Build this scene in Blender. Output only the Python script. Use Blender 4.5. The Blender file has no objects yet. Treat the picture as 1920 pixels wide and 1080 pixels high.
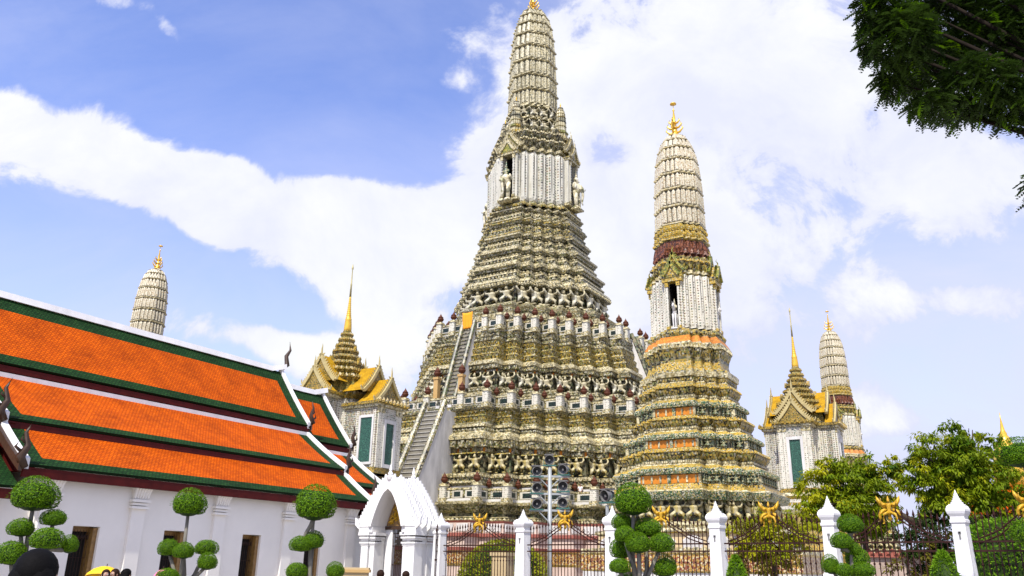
import bpy, math, random
from mathutils import Vector, Matrix
random.seed(11)
D = bpy.data; SC = bpy.context.scene; COL = SC.collection
rad = math.radians
# ------------------------------------------------------------------ camera
EYE = Vector((0, 0, 1.7)); FPX = 1515.9; TILT = .3318; ROLL = .0155; TH = .5436
_ct, _st, _cr, _sr = math.cos(TILT), math.sin(TILT), math.cos(ROLL), math.sin(ROLL)
CF = Vector((0, _ct, _st)); _u = Vector((0, -_st, _ct)); _r = Vector((1, 0, 0))
CR = _cr*_r + _sr*_u; CU = -_sr*_r + _cr*_u
cam = D.cameras.new('camera'); cam.lens = 36*FPX/1920; cam.sensor_width = 36; cam.clip_start = .05; cam.clip_end = 6000
camo = D.objects.new('camera', cam); COL.objects.link(camo)
m = Matrix.Identity(4)
for i in range(3): m[i][0] = CR[i]; m[i][1] = CU[i]; m[i][2] = -CF[i]; m[i][3] = EYE[i]
camo.matrix_world = m; SC.camera = camo
def ray(x, y): return CF + CR*((x-960)/FPX) - CU*((y-540)/FPX)
def at(x, y, Y):                      # world point seen at a photo pixel, Y metres ahead
    r = ray(x, y); return EYE + r*(Y/r.y)
def on(x, y, p0, n):
    r = ray(x, y); return EYE + r*((Vector(p0)-EYE).dot(n)/r.dot(n))
LV = Vector((-math.sin(TH), -math.cos(TH), 0)); RV = Vector((math.cos(TH), -math.sin(TH), 0))   # the temple's two axes
# ------------------------------------------------------------------ light
SC.view_settings.view_transform = 'Standard'; SC.view_settings.look = 'None'
SC.view_settings.exposure = .27; SC.view_settings.gamma = 1
SUN_AZ, SUN_EL = rad(201), rad(54)    # compass direction the sun stands in (0 = +Y, clockwise)
sv = Vector((math.sin(SUN_AZ)*math.cos(SUN_EL), math.cos(SUN_AZ)*math.cos(SUN_EL), math.sin(SUN_EL)))
sl = D.lights.new('sun', 'SUN'); sl.energy = 5.0; sl.angle = rad(.6); sl.color = (1, .955, .88)
so = D.objects.new('sun', sl); COL.objects.link(so); so.rotation_euler = sv.to_track_quat('Z', 'Y').to_euler(); so.location = (0, 0, 120)
W = D.worlds.new('World'); SC.world = W; W.use_nodes = True
nt = W.node_tree; N = nt.nodes; N.clear(); LK = nt.links.new
def wn(t, **k):
    n = N.new(t)
    for a, b in k.items(): setattr(n, a, b)
    return n
def wmath(op, a, b=None, c=None):
    n = wn('ShaderNodeMath', operation=op)
    for i, s in enumerate((a, b, c)):
        if s is None: continue
        if isinstance(s, (int, float)): n.inputs[i].default_value = s
        else: LK(s, n.inputs[i])
    return n.outputs[0]
sky = wn('ShaderNodeTexSky', sky_type='NISHITA', sun_disc=False, sun_elevation=SUN_EL, sun_rotation=SUN_AZ, air_density=1.0, dust_density=.6, ozone_density=2.2)
tc = wn('ShaderNodeTexCoord'); sep = wn('ShaderNodeSeparateXYZ'); LK(tc.outputs['Generated'], sep.inputs[0])
yy = wmath('MAXIMUM', wmath('ABSOLUTE', sep.outputs[1]), .12)
uu = wmath('DIVIDE', sep.outputs[0], yy); vv = wmath('DIVIDE', sep.outputs[2], yy)
cmb = wn('ShaderNodeCombineXYZ'); LK(uu, cmb.inputs[0]); LK(vv, cmb.inputs[1]); LK(wmath('MULTIPLY', sep.outputs[1], .3), cmb.inputs[2])
def wnoise(scale, detail, rough, dist=0, off=(0, 0, 0), sx=1.):
    mp = wn('ShaderNodeMapping'); mp.inputs['Location'].default_value = off; mp.inputs['Scale'].default_value = (sx, 1, 1); LK(cmb.outputs[0], mp.inputs[0])
    n = wn('ShaderNodeTexNoise'); n.inputs['Scale'].default_value = scale; n.inputs['Detail'].default_value = detail
    n.inputs['Roughness'].default_value = rough; n.inputs['Distortion'].default_value = dist; LK(mp.outputs[0], n.inputs['Vector'])
    return n.outputs[0]
# cloud banks: (photo x, y of the centre, half length, half width, turn in degrees, weight) on the sky's own direction
BANKS = [(60, 255, 240, 75, 14, 1.0), (330, 350, 210, 80, 24, 1.1), (560, 415, 230, 95, 12, 1.15), (770, 460, 200, 120, 20, 1.15), (905, 340, 110, 130, -50, 1.0),
         (1000, 150, 150, 190, -60, .5), (1250, 90, 330, 170, 0, .62), (1480, 200, 330, 200, 10, .5), (1180, 420, 200, 170, 20, 1.15), (1400, 480, 260, 130, 20, .7),
         (1600, 120, 360, 180, 0, .42), (1830, 370, 200, 110, 10, .75), (325, 68, 85, 26, 52, 1.0), (840, 152, 60, 32, 0, .5), (500, 640, 170, 42, 10, .85), (700, 560, 150, 90, 30, .9),
         (1750, 560, 180, 45, 5, .55), (1640, 770, 200, 60, 0, .6), (1150, 620, 320, 80, 10, .4), (840, 560, 90, 40, 20, -.5), (430, 330, 90, 60, 20, .3), (210, 215, 60, 50, 0, .35), (590, 345, 60, 45, 0, .35), (40, 180, 50, 45, 0, .3), (230, 8, 60, 20, 10, .5), (690, 690, 200, 70, 0, .7),
         (560, 130, 330, 130, 5, -.8), (620, 270, 240, 55, 14, -.7), (180, 450, 230, 70, 20, -.9), (470, 555, 140, 40, 20, -.6), (1780, 690, 250, 70, 5, -.35), (1130, 275, 60, 60, 0, -.6), (250, 110, 260, 80, 0, -.5), (1560, 520, 60, 50, 0, -.35)]
acc = None
for (bx, by, hl, hw, tn, wt) in BANKS:
    r = ray(bx, by); c = (r.x/r.y, r.z/r.y)
    e = ray(bx+hl*math.cos(rad(tn)), by+hl*math.sin(rad(tn))); e2 = (e.x/e.y-c[0], e.z/e.y-c[1]); a1 = math.hypot(*e2)
    g = ray(bx-hw*math.sin(rad(tn)), by+hw*math.cos(rad(tn))); a2 = math.hypot(g.x/g.y-c[0], g.z/g.y-c[1])
    mp = wn('ShaderNodeMapping', vector_type='TEXTURE'); mp.inputs['Location'].default_value = (c[0], c[1], 0)
    mp.inputs['Rotation'].default_value = (0, 0, math.atan2(e2[1], e2[0])); mp.inputs['Scale'].default_value = (a1*1.5, a2*1.5, 1e3)
    LK(cmb.outputs[0], mp.inputs[0])
    ln = wn('ShaderNodeVectorMath', operation='LENGTH'); LK(mp.outputs[0], ln.inputs[0])
    mr = wn('ShaderNodeMapRange', interpolation_type='SMOOTHSTEP'); LK(ln.outputs['Value'], mr.inputs[0])
    mr.inputs[1].default_value = 1; mr.inputs[2].default_value = 0; mr.inputs[3].default_value = 0; mr.inputs[4].default_value = wt
    acc = mr.outputs[0] if acc is None else wmath('ADD', acc, mr.outputs[0])
n1 = wnoise(7.5, 13, .62, .3); n2 = wnoise(1.7, 6, .55, .3, (3.1, 7.7, 0)); n3 = wnoise(3.4, 8, .6, .5, (9, 2, 0), .6)
dens = wmath('ADD', wmath('ADD', acc, wmath('MULTIPLY', wmath('SUBTRACT', n1, .5), 2.5)), wmath('MULTIPLY', wmath('SUBTRACT', n2, .5), .8))
cv = wn('ShaderNodeMapRange', interpolation_type='SMOOTHSTEP'); LK(dens, cv.inputs[0]); cv.inputs[1].default_value = .22; cv.inputs[2].default_value = .74
veil = wmath('MULTIPLY', wmath('MAXIMUM', wmath('SUBTRACT', n3, .38), 0), .9)
low = wn('ShaderNodeMapRange'); LK(vv, low.inputs[0]); low.inputs[1].default_value = .62; low.inputs[2].default_value = 0; low.inputs[4].default_value = .62
rt = wn('ShaderNodeMapRange', interpolation_type='SMOOTHSTEP'); LK(uu, rt.inputs[0]); rt.inputs[1].default_value = -.12; rt.inputs[2].default_value = .22; rt.inputs[4].default_value = .44
mask = wmath('MINIMUM', wmath('ADD', wmath('ADD', cv.outputs[0], wmath('MULTIPLY', rt.outputs[0], wmath('ADD', n3, .45))), wmath('ADD', veil, low.outputs[0])), 1)
ccol = wn('ShaderNodeMix', data_type='RGBA'); ccol.inputs[6].default_value = (.63, .66, .87, 1); ccol.inputs[7].default_value = (.83, .84, .85, 1)
n4 = wnoise(4.2, 8, .6, .3, (5, 1, 2)); sh4 = wn('ShaderNodeMapRange'); LK(n4, sh4.inputs[0]); sh4.inputs[1].default_value = .34; sh4.inputs[2].default_value = .60
LK(wmath('MULTIPLY', cv.outputs[0], wmath('ADD', wmath('MULTIPLY', sh4.outputs[0], .7), .3)), ccol.inputs[0])
tint = wn('ShaderNodeMix', data_type='RGBA', blend_type='MULTIPLY'); tint.inputs[0].default_value = 1; LK(sky.outputs[0], tint.inputs[6]); tint.inputs[7].default_value = (.212, .193, .243, 1)
fin = wn('ShaderNodeMix', data_type='RGBA'); LK(mask, fin.inputs[0]); LK(tint.outputs[2], fin.inputs[6]); LK(ccol.outputs[2], fin.inputs[7])
bg = wn('ShaderNodeBackground'); bg.inputs[1].default_value = 1; LK(fin.outputs[2], bg.inputs[0])
wo = wn('ShaderNodeOutputWorld'); LK(bg.outputs[0], wo.inputs[0])
SC.cycles.use_adaptive_sampling = True; SC.cycles.max_bounces = 6; SC.cycles.transparent_max_bounces = 6
# ------------------------------------------------------------------ materials
MATS = {}
def newmat(name, rough=.6, metal=0., spec=.4):
    mt = D.materials.new(name); mt.use_nodes = True; b = mt.node_tree.nodes['Principled BSDF']
    b.inputs['Roughness'].default_value = rough; b.inputs['Metallic'].default_value = metal; b.inputs['Specular IOR Level'].default_value = spec
    MATS[name] = mt
    return mt, mt.node_tree.nodes, mt.node_tree.links.new, b
def nd(ns, t, ins=None, **k):
    n = ns.new(t)
    for a, b in k.items(): setattr(n, a, b)
    for a, b in (ins or {}).items(): n.inputs[a].default_value = b
    return n
def ramp(ns, stops, const=False):
    r = ns.new('ShaderNodeValToRGB'); cr = r.color_ramp; cr.interpolation = 'CONSTANT' if const else 'LINEAR'
    while len(cr.elements) > 1: cr.elements.remove(cr.elements[-1])
    cr.elements[0].position = stops[0][0]; cr.elements[0].color = (*stops[0][1], 1)
    for p, c in stops[1:]:
        e = cr.elements.new(p); e.color = (*c, 1)
    return r
def coords(ns, l, kind='Object', scale=(1, 1, 1), loc=(0, 0, 0)):
    t = ns.new('ShaderNodeTexCoord'); mp = nd(ns, 'ShaderNodeMapping', {'Scale': scale, 'Location': loc}); l(t.outputs[kind], mp.inputs[0]); return mp.outputs[0]
def mulcol(ns, l, a, b, f=1., mode='MULTIPLY'):
    x = ns.new('ShaderNodeMix'); x.data_type = 'RGBA'; x.blend_type = mode
    x.inputs[0].default_value = f; l(a, x.inputs[6])
    if isinstance(b, tuple): x.inputs[7].default_value = (*b, 1)
    else: l(b, x.inputs[7])
    return x.outputs[2]
def bump(ns, l, h, b, strength=.4, dist=.05):
    n = nd(ns, 'ShaderNodeBump', {'Strength': strength, 'Distance': dist}); l(h, n.inputs['Height']); l(n.outputs[0], b.inputs['Normal'])
def mosaic(name, pal, scale=4., stain=.55, rough=.42, sz=1.):
    """broken china set in lime plaster: pal = [(share, colour)...]"""
    mt, ns, l, b = newmat(name, rough)
    v = nd(ns, 'ShaderNodeTexVoronoi', {'Scale': scale}); l(coords(ns, l, scale=(1, 1, sz)), v.inputs['Vector'])
    s = ns.new('ShaderNodeSeparateColor'); l(v.outputs['Color'], s.inputs[0])
    t = 0; st = []
    for sh, c in pal: st.append((t, c)); t += sh
    r = ramp(ns, st, True); l(s.outputs[0], r.inputs[0])
    edge = ramp(ns, [(0, (1, 1, 1)), (.45, (1, 1, 1)), (.75, (.58, .55, .47))]); l(v.outputs['Distance'], edge.inputs[0])
    c = mulcol(ns, l, r.outputs[0], edge.outputs[0])
    g = nd(ns, 'ShaderNodeTexNoise', {'Scale': 1., 'Detail': 8, 'Roughness': .65}); l(coords(ns, l, scale=(.55, .55, .16)), g.inputs['Vector'])
    gr = ramp(ns, [(.38, (.34, .325, .25)), (.58, (1, 1, 1))]); l(g.outputs[0], gr.inputs[0])
    c = mulcol(ns, l, c, gr.outputs[0], stain)
    l(c, b.inputs['Base Color']); bump(ns, l, v.outputs['Distance'], b, -.5, .08)
    return mt
def flowered(name, base, dots, scale=2.2, stain=.5, rnd=.12, size=.42):
    """white wall studded with regular china flowers"""
    mt, ns, l, b = newmat(name, .45)
    v = nd(ns, 'ShaderNodeTexVoronoi', {'Scale': scale, 'Randomness': rnd}); l(coords(ns, l, loc=(.13, .21, .1)), v.inputs['Vector'])
    s = ns.new('ShaderNodeSeparateColor'); l(v.outputs['Color'], s.inputs[0])
    pr = ramp(ns, [(i/len(dots), c) for i, c in enumerate(dots)], True); l(s.outputs[1], pr.inputs[0])
    dm = ramp(ns, [(0, (1, 1, 1)), (size*.5, (1, 1, 1)), (size*.62, (0, 0, 0))]); l(v.outputs['Distance'], dm.inputs[0])
    x = ns.new('ShaderNodeMix'); x.data_type = 'RGBA'; l(dm.outputs[0], x.inputs[0]); x.inputs[6].default_value = (*base, 1); l(pr.outputs[0], x.inputs[7])
    g = nd(ns, 'ShaderNodeTexNoise', {'Scale': 1.2, 'Detail': 8, 'Roughness': .7}); l(coords(ns, l, scale=(1, 1, .25)), g.inputs['Vector'])
    gr = ramp(ns, [(.35, (.5, .48, .40)), (.55, (1, 1, 1))]); l(g.outputs[0], gr.inputs[0])
    l(mulcol(ns, l, x.outputs[2], gr.outputs[0], stain), b.inputs['Base Color']); bump(ns, l, dm.outputs[0], b, .4, .04)
    return mt
def plain(name, col, rough=.6, metal=0., var=.25, scale=3., spec=.4, bumpy=.15, bd=.02, streak=1.):
    mt, ns, l, b = newmat(name, rough, metal, spec)
    n = nd(ns, 'ShaderNodeTexNoise', {'Scale': scale, 'Detail': 7, 'Roughness': .65}); l(coords(ns, l, scale=(1, 1, streak)), n.inputs['Vector'])
    r = ramp(ns, [(.3, tuple(c*(1-var) for c in col)), (.65, col)]); l(n.outputs[0], r.inputs[0]); l(r.outputs[0], b.inputs['Base Color'])
    if bumpy: bump(ns, l, n.outputs[0], b, bumpy, bd)
    return mt
def tiles(name, c1, c2, gap, tw=.16, th=.13, rough=.42):
    mt, ns, l, b = newmat(name, .7, 0, .08)
    k = nd(ns, 'ShaderNodeTexBrick', {'Scale': 1, 'Mortar Size': .018, 'Mortar Smooth': .6, 'Brick Width': tw, 'Row Height': th, 'Color1': (*c1, 1), 'Color2': (*c2, 1), 'Mortar': (*gap, 1)}, offset=.5)
    uv = coords(ns, l, 'UV'); l(uv, k.inputs['Vector'])
    n = nd(ns, 'ShaderNodeTexNoise', {'Scale': .9, 'Detail': 8, 'Roughness': .7}); l(uv, n.inputs['Vector'])
    r = ramp(ns, [(.33, (.52, .47, .45)), (.58, (1, 1, 1))]); l(n.outputs[0], r.inputs[0])
    l(mulcol(ns, l, k.outputs['Color'], r.outputs[0], .8), b.inputs['Base Color'])
    s = ns.new('ShaderNodeSeparateXYZ'); l(uv, s.inputs[0])
    mo = nd(ns, 'ShaderNodeMath', operation='DIVIDE'); l(s.outputs[1], mo.inputs[0]); mo.inputs[1].default_value = th
    fr = nd(ns, 'ShaderNodeMath', operation='FRACT'); l(mo.outputs[0], fr.inputs[0])
    sb = nd(ns, 'ShaderNodeMath', operation='SUBTRACT'); l(k.outputs['Fac'], sb.inputs[0]); l(fr.outputs[0], sb.inputs[1])
    bump(ns, l, sb.outputs[0], b, -.7, .03)
    return mt
def leafmat(name, dark, light, trans=.3, scale=3.):
    mt, ns, l, b = newmat(name, .55, 0, .14)
    n = nd(ns, 'ShaderNodeTexNoise', {'Scale': scale, 'Detail': 5, 'Roughness': .7}); l(coords(ns, l), n.inputs['Vector'])
    r = ramp(ns, [(.35, dark), (.65, light)]); l(n.outputs[0], r.inputs[0]); l(r.outputs[0], b.inputs['Base Color'])
    t = ns.new('ShaderNodeBsdfTranslucent'); l(r.outputs[0], t.inputs[0])
    mx = ns.new('ShaderNodeMixShader'); mx.inputs[0].default_value = trans; l(b.outputs[0], mx.inputs[1]); l(t.outputs[0], mx.inputs[2])
    l(mx.outputs[0], ns['Material Output'].inputs[0])
    return mt
Wt, Cr, Gy, Dk = (.50, .47, .345), (.38, .31, .135), (.165, .155, .088), (.03, .028, .015)
Gn, Ye, Rd = (.085, .20, .115), (.62, .40, .05), (.20, .035, .022)
mosaic('china_grey', [(.25, Wt), (.25, Cr), (.23, Gy), (.13, (.18, .19, .055)), (.14, Dk)], 6.5, .85)
mosaic('china_gold', [(.30, (.44, .31, .05)), (.25, Cr), (.09, Wt), (.20, (.22, .22, .06)), (.14, Dk)], 7.5, .5)
mosaic('china_cream', [(.5, (.62, .55, .33)), (.26, Cr), (.16, Gy), (.08, Wt)], 7, .5)
mosaic('china_yellow', [(.40, (.55, .35, .03)), (.28, (.48, .35, .08)), (.10, Wt), (.16, (.20, .19, .04)), (.10, Dk)], 17, .35)
mosaic('china_green', [(.26, Wt), (.28, (.045, .115, .055)), (.16, (.46, .36, .10)), (.14, (.22, .27, .15)), (.16, Dk)], 16, .35)
mosaic('china_dark', [(.3, Gy), (.3, Dk), (.2, (.30, .26, .14)), (.2, (.14, .17, .09))], 4, .4)
mosaic('china_red', [(.4, (.17, .052, .014)), (.3, (.06, .018, .008)), (.3, (.26, .09, .04))], 12, .5)
mosaic('statue_stone', [(.5, (.66, .60, .40)), (.3, (.74, .70, .54)), (.1, Gy), (.1, (.30, .30, .14))], 2.2, .5)
mosaic('statue_yellow', [(.45, (.52, .42, .15)), (.3, (.66, .58, .34)), (.12, Gy), (.13, (.22, .26, .10))], 2.4, .5)
mosaic('statue_green', [(.45, (.10, .20, .13)), (.3, Wt), (.15, (.5, .42, .15)), (.1, Dk)], 12, .4)
flowered('shaft_china', (.52, .50, .41), [(.10, .095, .08), (.15, .18, .11), (.22, .15, .08), (.13, .13, .12)], 2.6, .55, .2, .6)
flowered('shaft_china_fine', (.58, .55, .45), [(.16, .14, .11), (.26, .22, .09), (.20, .13, .09), (.11, .15, .10)], 5, .5, .2, .6)
flowered('skirt_orange', (.50, .165, .006), [(.56, .30, .03), (.34, .10, .006)], 11, .5, .15, .7)
plain('orange_panel', (.60, .20, .006), .55, 0, .3, 2)
plain('orange_cloth', (.86, .33, .01), .8, 0, .2, 2.5)
plain('gold', (.83, .50, .05), .32, .35, .3, 5, .6)
plain('spire_grey', (.50, .43, .20), .5, .1, .3, 5)
plain('gilt', (.74, .43, .025), .42, .15, .65, 22, .4, .5, .02)
plain('cream_border', (.48, .39, .17), .5, 0, .35, 2.2)
plain('white_plaster', (.80, .79, .765), .8, 0, .2, 1.6, .15, .12, .01, .35)
plain('old_plaster', (.64, .62, .58), .8, 0, .42, 1.1, .2, .1, .01, .22)
plain('pink_plaster', (.52, .40, .33), .85, 0, .3, 1.3, .2, .1, .02, .5)
plain('cream_wall', (.52, .40, .22), .8, 0, .25, 1.2, .2)
plain('carved_pink', (.36, .20, .15), .7, 0, .4, 8)
plain('hole_grey', (.16, .16, .15), .9, 0, .1); plain('hall_plaster', (.84, .805, .735), .85, 0, .10, .5, .2, .08, .01)
plain('red_paint', (.085, .008, .006), .6, 0, .4, 4, .15)
plain('urn_clay', (.11, .034, .014), .55, 0, .45, 3, .2)
plain('coping_red', (.27, .075, .05), .7, 0, .4, 3)
plain('tan_plaster', (.50, .32, .12), .75, 0, .2, 2)
plain('dark_wood', (.055, .028, .014), .5, 0, .4, 6, .4, .3)
plain('window_gilt', (.30, .17, .05), .45, 0, .5, 12, .5, .4)
plain('recess_shade', (.012, .011, .010), .9, 0, .1)  # near-black colour that paints the shade inside niches and window openings
plain('iron', (.045, .018, .012), .5, .3, .5, 12)
plain('iron_red', (.045, .015, .010), .6, .1, .5, 12, .2)
plain('steel', (.36, .38, .37), .5, .2, .2, 6)
plain('lamp_shell', (.17, .165, .155), .5, .0, .3, 5)
plain('lamp_dark', (.02, .022, .024), .25, 0, .2)
plain('bracket_green', (.05, .16, .13), .5, .1, .3)
plain('bark', (.085, .062, .042), .9, 0, .5, 9, .2, .6, .02, .3)
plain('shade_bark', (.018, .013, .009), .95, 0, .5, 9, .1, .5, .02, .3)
plain('pale_bark', (.20, .185, .15), .9, 0, .45, 14, .2, .5, .01, .3)
plain('paving', (.32, .29, .25), .8, 0, .25, .8)
plain('garden_soil', (.10, .09, .05), .95, 0, .4, 1.5)
plain('skin', (.42, .24, .16), .55, 0, .12, 9, .4, .05)
plain('hair_black', (.005, .0045, .0045), .75, 0, .3, 40, .08, .5, .01)
plain('hair_brown', (.03, .014, .008), .7, 0, .4, 40, .1, .5, .01)
plain('cloth_black', (.012, .012, .014), .85, 0, .3, 8)
plain('cloth_white', (.75, .75, .74), .85, 0, .12, 8)
plain('cloth_blue', (.05, .09, .2), .85, 0, .2, 8)
plain('cloth_pink', (.72, .12, .25), .8, 0, .15, 8)
plain('parasol_yellow', (.86, .50, .008), .7, 0, .1, 6)
plain('parasol_pink', (.88, .20, .38), .7, 0, .1, 6)
plain('eye_white', (.8, .8, .78), .3, 0, 0, 1, .5, 0)
plain('lips', (.35, .11, .09), .5, 0, .1, 9)
plain('shaded_riser', (.24, .22, .17), .85, 0, .3, 2)  # darker than the treads, so the shade line of each step is painted in
plain('stone_floor', (.45, .43, .38), .8, 0, .25, 2)
tiles('roof_orange', (.68, .122, .0012), (.50, .078, .0012), (.30, .042, .001), .11, .085, .6)
tiles('roof_green', (.010, .042, .010), (.022, .070, .016), (.006, .018, .006), .11, .085, .6)
tiles('roof_yellow', (.52, .31, .014), (.42, .23, .012), (.3, .16, .01), .2, .16)
def lattice(name, c, d, scale):
    mt, ns, l, b = newmat(name, .45)
    v = nd(ns, 'ShaderNodeTexVoronoi', {'Scale': scale}, feature='DISTANCE_TO_EDGE'); l(coords(ns, l), v.inputs['Vector'])
    r = ramp(ns, [(0, c), (.10, c), (.16, d)]); l(v.outputs[0], r.inputs[0]); l(r.outputs[0], b.inputs['Base Color']); bump(ns, l, v.outputs[0], b, -.6, .05)
lattice('green_lattice', (.035, .115, .075), (.006, .022, .016), 8)
mosaic('gilt_mosaic', [(.34, (.46, .29, .035)), (.26, (.32, .22, .045)), (.22, (.18, .16, .035)), (.08, Cr), (.10, Dk)], 14, .5)
mosaic('olive_mosaic', [(.4, (.30, .25, .06)), (.3, (.16, .17, .05)), (.2, (.5, .36, .08)), (.1, Dk)], 14, .4)
flowered('pavilion_china', (.47, .445, .37), [(.12, .11, .09), (.24, .2, .08), (.18, .12, .08), (.09, .13, .09)], 6, .6, .3, .75)
lattice('dark_lattice', (.018, .035, .028), (.005, .008, .008), 5)
mosaic('rail_lattice', [(.4, (.48, .28, .06)), (.35, (.22, .07, .035)), (.25, (.6, .5, .3))], 11, .4)
leafmat('topiary_leaf', (.036, .115, .002), (.155, .285, .004), .22, 6)
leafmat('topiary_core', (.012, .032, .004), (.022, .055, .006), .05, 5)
leafmat('hedge_leaf', (.07, .17, .006), (.20, .36, .015), .35, 2)
leafmat('yellow_hedge', (.17, .22, .010), (.40, .40, .02), .35, 2)
leafmat('mango_leaf', (.04, .11, .003), (.27, .33, .008), .4, 1.6)
leafmat('yellow_leaf', (.20, .25, .005), (.47, .45, .012), .45, 1.3)
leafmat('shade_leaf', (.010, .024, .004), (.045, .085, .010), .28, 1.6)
leafmat('dry_leaf', (.08, .075, .012), (.24, .21, .02), .4, 1.2)
# ------------------------------------------------------------------ mesh builder
class MB:
    def __init__(s): s.v = []; s.f = []; s.m = []; s.uv = {}
    def add(s, vs, fs, mi=0, M=None):
        o = len(s.v)
        s.v += [tuple(M @ Vector(p)) for p in vs] if M is not None else [tuple(p) for p in vs]
        for f in fs: s.f.append([i+o for i in f]); s.m.append(mi)
        return s
    def box(s, x0, x1, y0, y1, z0, z1, mi=0, M=None, tx=0, ty=0):
        vs = [(x0, y0, z0), (x1, y0, z0), (x1, y1, z0), (x0, y1, z0), (x0+tx, y0+ty, z1), (x1-tx, y0+ty, z1), (x1-tx, y1-ty, z1), (x0+tx, y1-ty, z1)]
        return s.add(vs, [(3, 2, 1, 0), (4, 5, 6, 7), (0, 1, 5, 4), (1, 2, 6, 5), (2, 3, 7, 6), (3, 0, 4, 7)], mi, M)
    def lathe(s, prof, n=12, mi=0, M=None, sx=1., sy=1., cap=True):
        vs = []; fs = []
        for r, z in prof:
            for k in range(n): a = 2*math.pi*k/n; vs.append((r*math.cos(a)*sx, r*math.sin(a)*sy, z))
        for j in range(len(prof)-1):
            for k in range(n): fs.append((j*n+k, j*n+(k+1) % n, (j+1)*n+(k+1) % n, (j+1)*n+k))
        if cap: fs.append(tuple(range(n-1, -1, -1))); fs.append(tuple((len(prof)-1)*n+k for k in range(n)))
        return s.add(vs, fs, mi, M)
    def ell(s, c, r, mi=0, n=8, k=5, M=None):
        vs = [(c[0], c[1], c[2]-r[2])]; fs = []
        for j in range(1, k):
            t = math.pi*j/k-math.pi/2
            for i in range(n): a = 2*math.pi*i/n; vs.append((c[0]+r[0]*math.cos(t)*math.cos(a), c[1]+r[1]*math.cos(t)*math.sin(a), c[2]+r[2]*math.sin(t)))
        vs.append((c[0], c[1], c[2]+r[2])); T = len(vs)-1
        for i in range(n):
            fs.append((0, 1+(i+1) % n, 1+i)); fs.append((T, T-n+i, T-n+(i+1) % n))
            for j in range(k-2): a = 1+j*n; fs.append((a+i, a+(i+1) % n, a+n+(i+1) % n, a+n+i))
        return s.add(vs, fs, mi, M)
    def tube(s, pts, rs, n=6, mi=0, M=None):
        pts = [Vector(p) for p in pts]; rs = rs if isinstance(rs, (list, tuple)) else [rs]*len(pts)
        vs = []; fs = []
        up = Vector((0, 0, 1))
        for i, p in enumerate(pts):
            d = (pts[min(i+1, len(pts)-1)]-pts[max(i-1, 0)])
            if d.length < 1e-9: d = Vector((0, 0, 1))
            d.normalize(); a = d.cross(up)
            if a.length < .15: a = d.cross(Vector((1, 0, 0)))
            a.normalize(); b = d.cross(a)
            for k in range(n): t = 2*math.pi*k/n; vs.append(p+(a*math.cos(t)+b*math.sin(t))*rs[i])
        for j in range(len(pts)-1):
            for k in range(n): fs.append((j*n+k, (j+1)*n+k, (j+1)*n+(k+1) % n, j*n+(k+1) % n))
        fs.append(tuple(range(n))); fs.append(tuple((len(pts)-1)*n+k for k in range(n-1, -1, -1)))
        return s.add(vs, fs, mi, M)
    def prism(s, out, d0, d1, mi=0, M=None):    # outline in x,z pushed along y
        n = len(out); vs = [(x, d0, z) for x, z in out]+[(x, d1, z) for x, z in out]
        return s.add(vs, [tuple(range(n)), tuple(range(2*n-1, n-1, -1))]+[(i, n+i, n+(i+1) % n, (i+1) % n) for i in range(n)], mi, M)
    def loft(s, rings, mis, cap=True):          # rings of equal length, mis per gap
        n = len(rings[0]); o = len(s.v)
        for r in rings: s.v += [tuple(p) for p in r]
        for j in range(len(rings)-1):
            for k in range(n): s.f.append([o+j*n+k, o+j*n+(k+1) % n, o+(j+1)*n+(k+1) % n, o+(j+1)*n+k]); s.m.append(mis[j])
        if cap: s.f.append([o+(len(rings)-1)*n+k for k in range(n)]); s.m.append(mis[-1])
        return s
    def mesh(s, name, mats, smooth=False, uv=None):
        me = D.meshes.new(name); me.from_pydata(s.v, [], s.f)
        for mt in (mats if isinstance(mats, (list, tuple)) else [mats]): me.materials.append(MATS[mt])
        if any(s.m): me.polygons.foreach_set('material_index', s.m)
        if smooth: me.polygons.foreach_set('use_smooth', [True]*len(s.f))
        if uv is not None:
            ul = me.uv_layers.new(name='UVMap'); k = 0
            for f in s.f:
                for i in f: ul.data[k].uv = uv(Vector(s.v[i])); k += 1
        me.update(); return me
    def build(s, name, mats, parent=None, smooth=False, uv=None):
        return link(name, s.mesh(name, mats, smooth, uv), parent)
def link(name, me, parent=None, M=None):
    o = D.objects.new(name, me); COL.objects.link(o)
    if parent is not None: o.parent = parent
    if M is not None: o.matrix_local = M
    return o
def tag(o, label=None, cat=None, group=None, kind=None):
    for k, v in (('label', label), ('category', cat), ('group', group), ('kind', kind)):
        if v: o[k] = v
    return o
def thing(name, label, cat, loc=(0, 0, 0), rz=0, group=None):
    o = D.objects.new(name, None); COL.objects.link(o); o.location = loc; o.rotation_euler = (0, 0, rz); o.empty_display_size = .3
    return tag(o, label, cat, group)
def copy_tree(o, parent=None):
    c = o.copy(); COL.objects.link(c)
    if parent is not None:
        c.parent = parent
    for ch in [x for x in KIDS.get(o.name, [])]: copy_tree(ch, c)
    return c
KIDS = {}
def refresh():
    KIDS.clear()
    for o in D.objects:
        if o.parent: KIDS.setdefault(o.parent.name, []).append(o)
T = Matrix.Translation
def RZ(a): return Matrix.Rotation(a, 4, 'Z')
def plan(R, fr, n, z):
    a = R*fr; d = (R-a)/n; q = [(R, a)]
    for i in range(1, n+1): q += [(R-i*d, a+(i-1)*d), (R-i*d, a+i*d)]
    out = []
    for k in range(4):
        for x, y in q:
            for _ in range(k): x, y = -y, x
            out.append((x, y, z))
    return out
def tower(prof, fr, n, mats):
    """prof: [(z, R, material of the face running up from here)]"""
    b = MB(); ix = {mm: i for i, mm in enumerate(mats)}
    b.loft([plan(R, fr, n, z) for z, R, _ in prof], [ix[p[2]] for p in prof])
    return b
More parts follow.
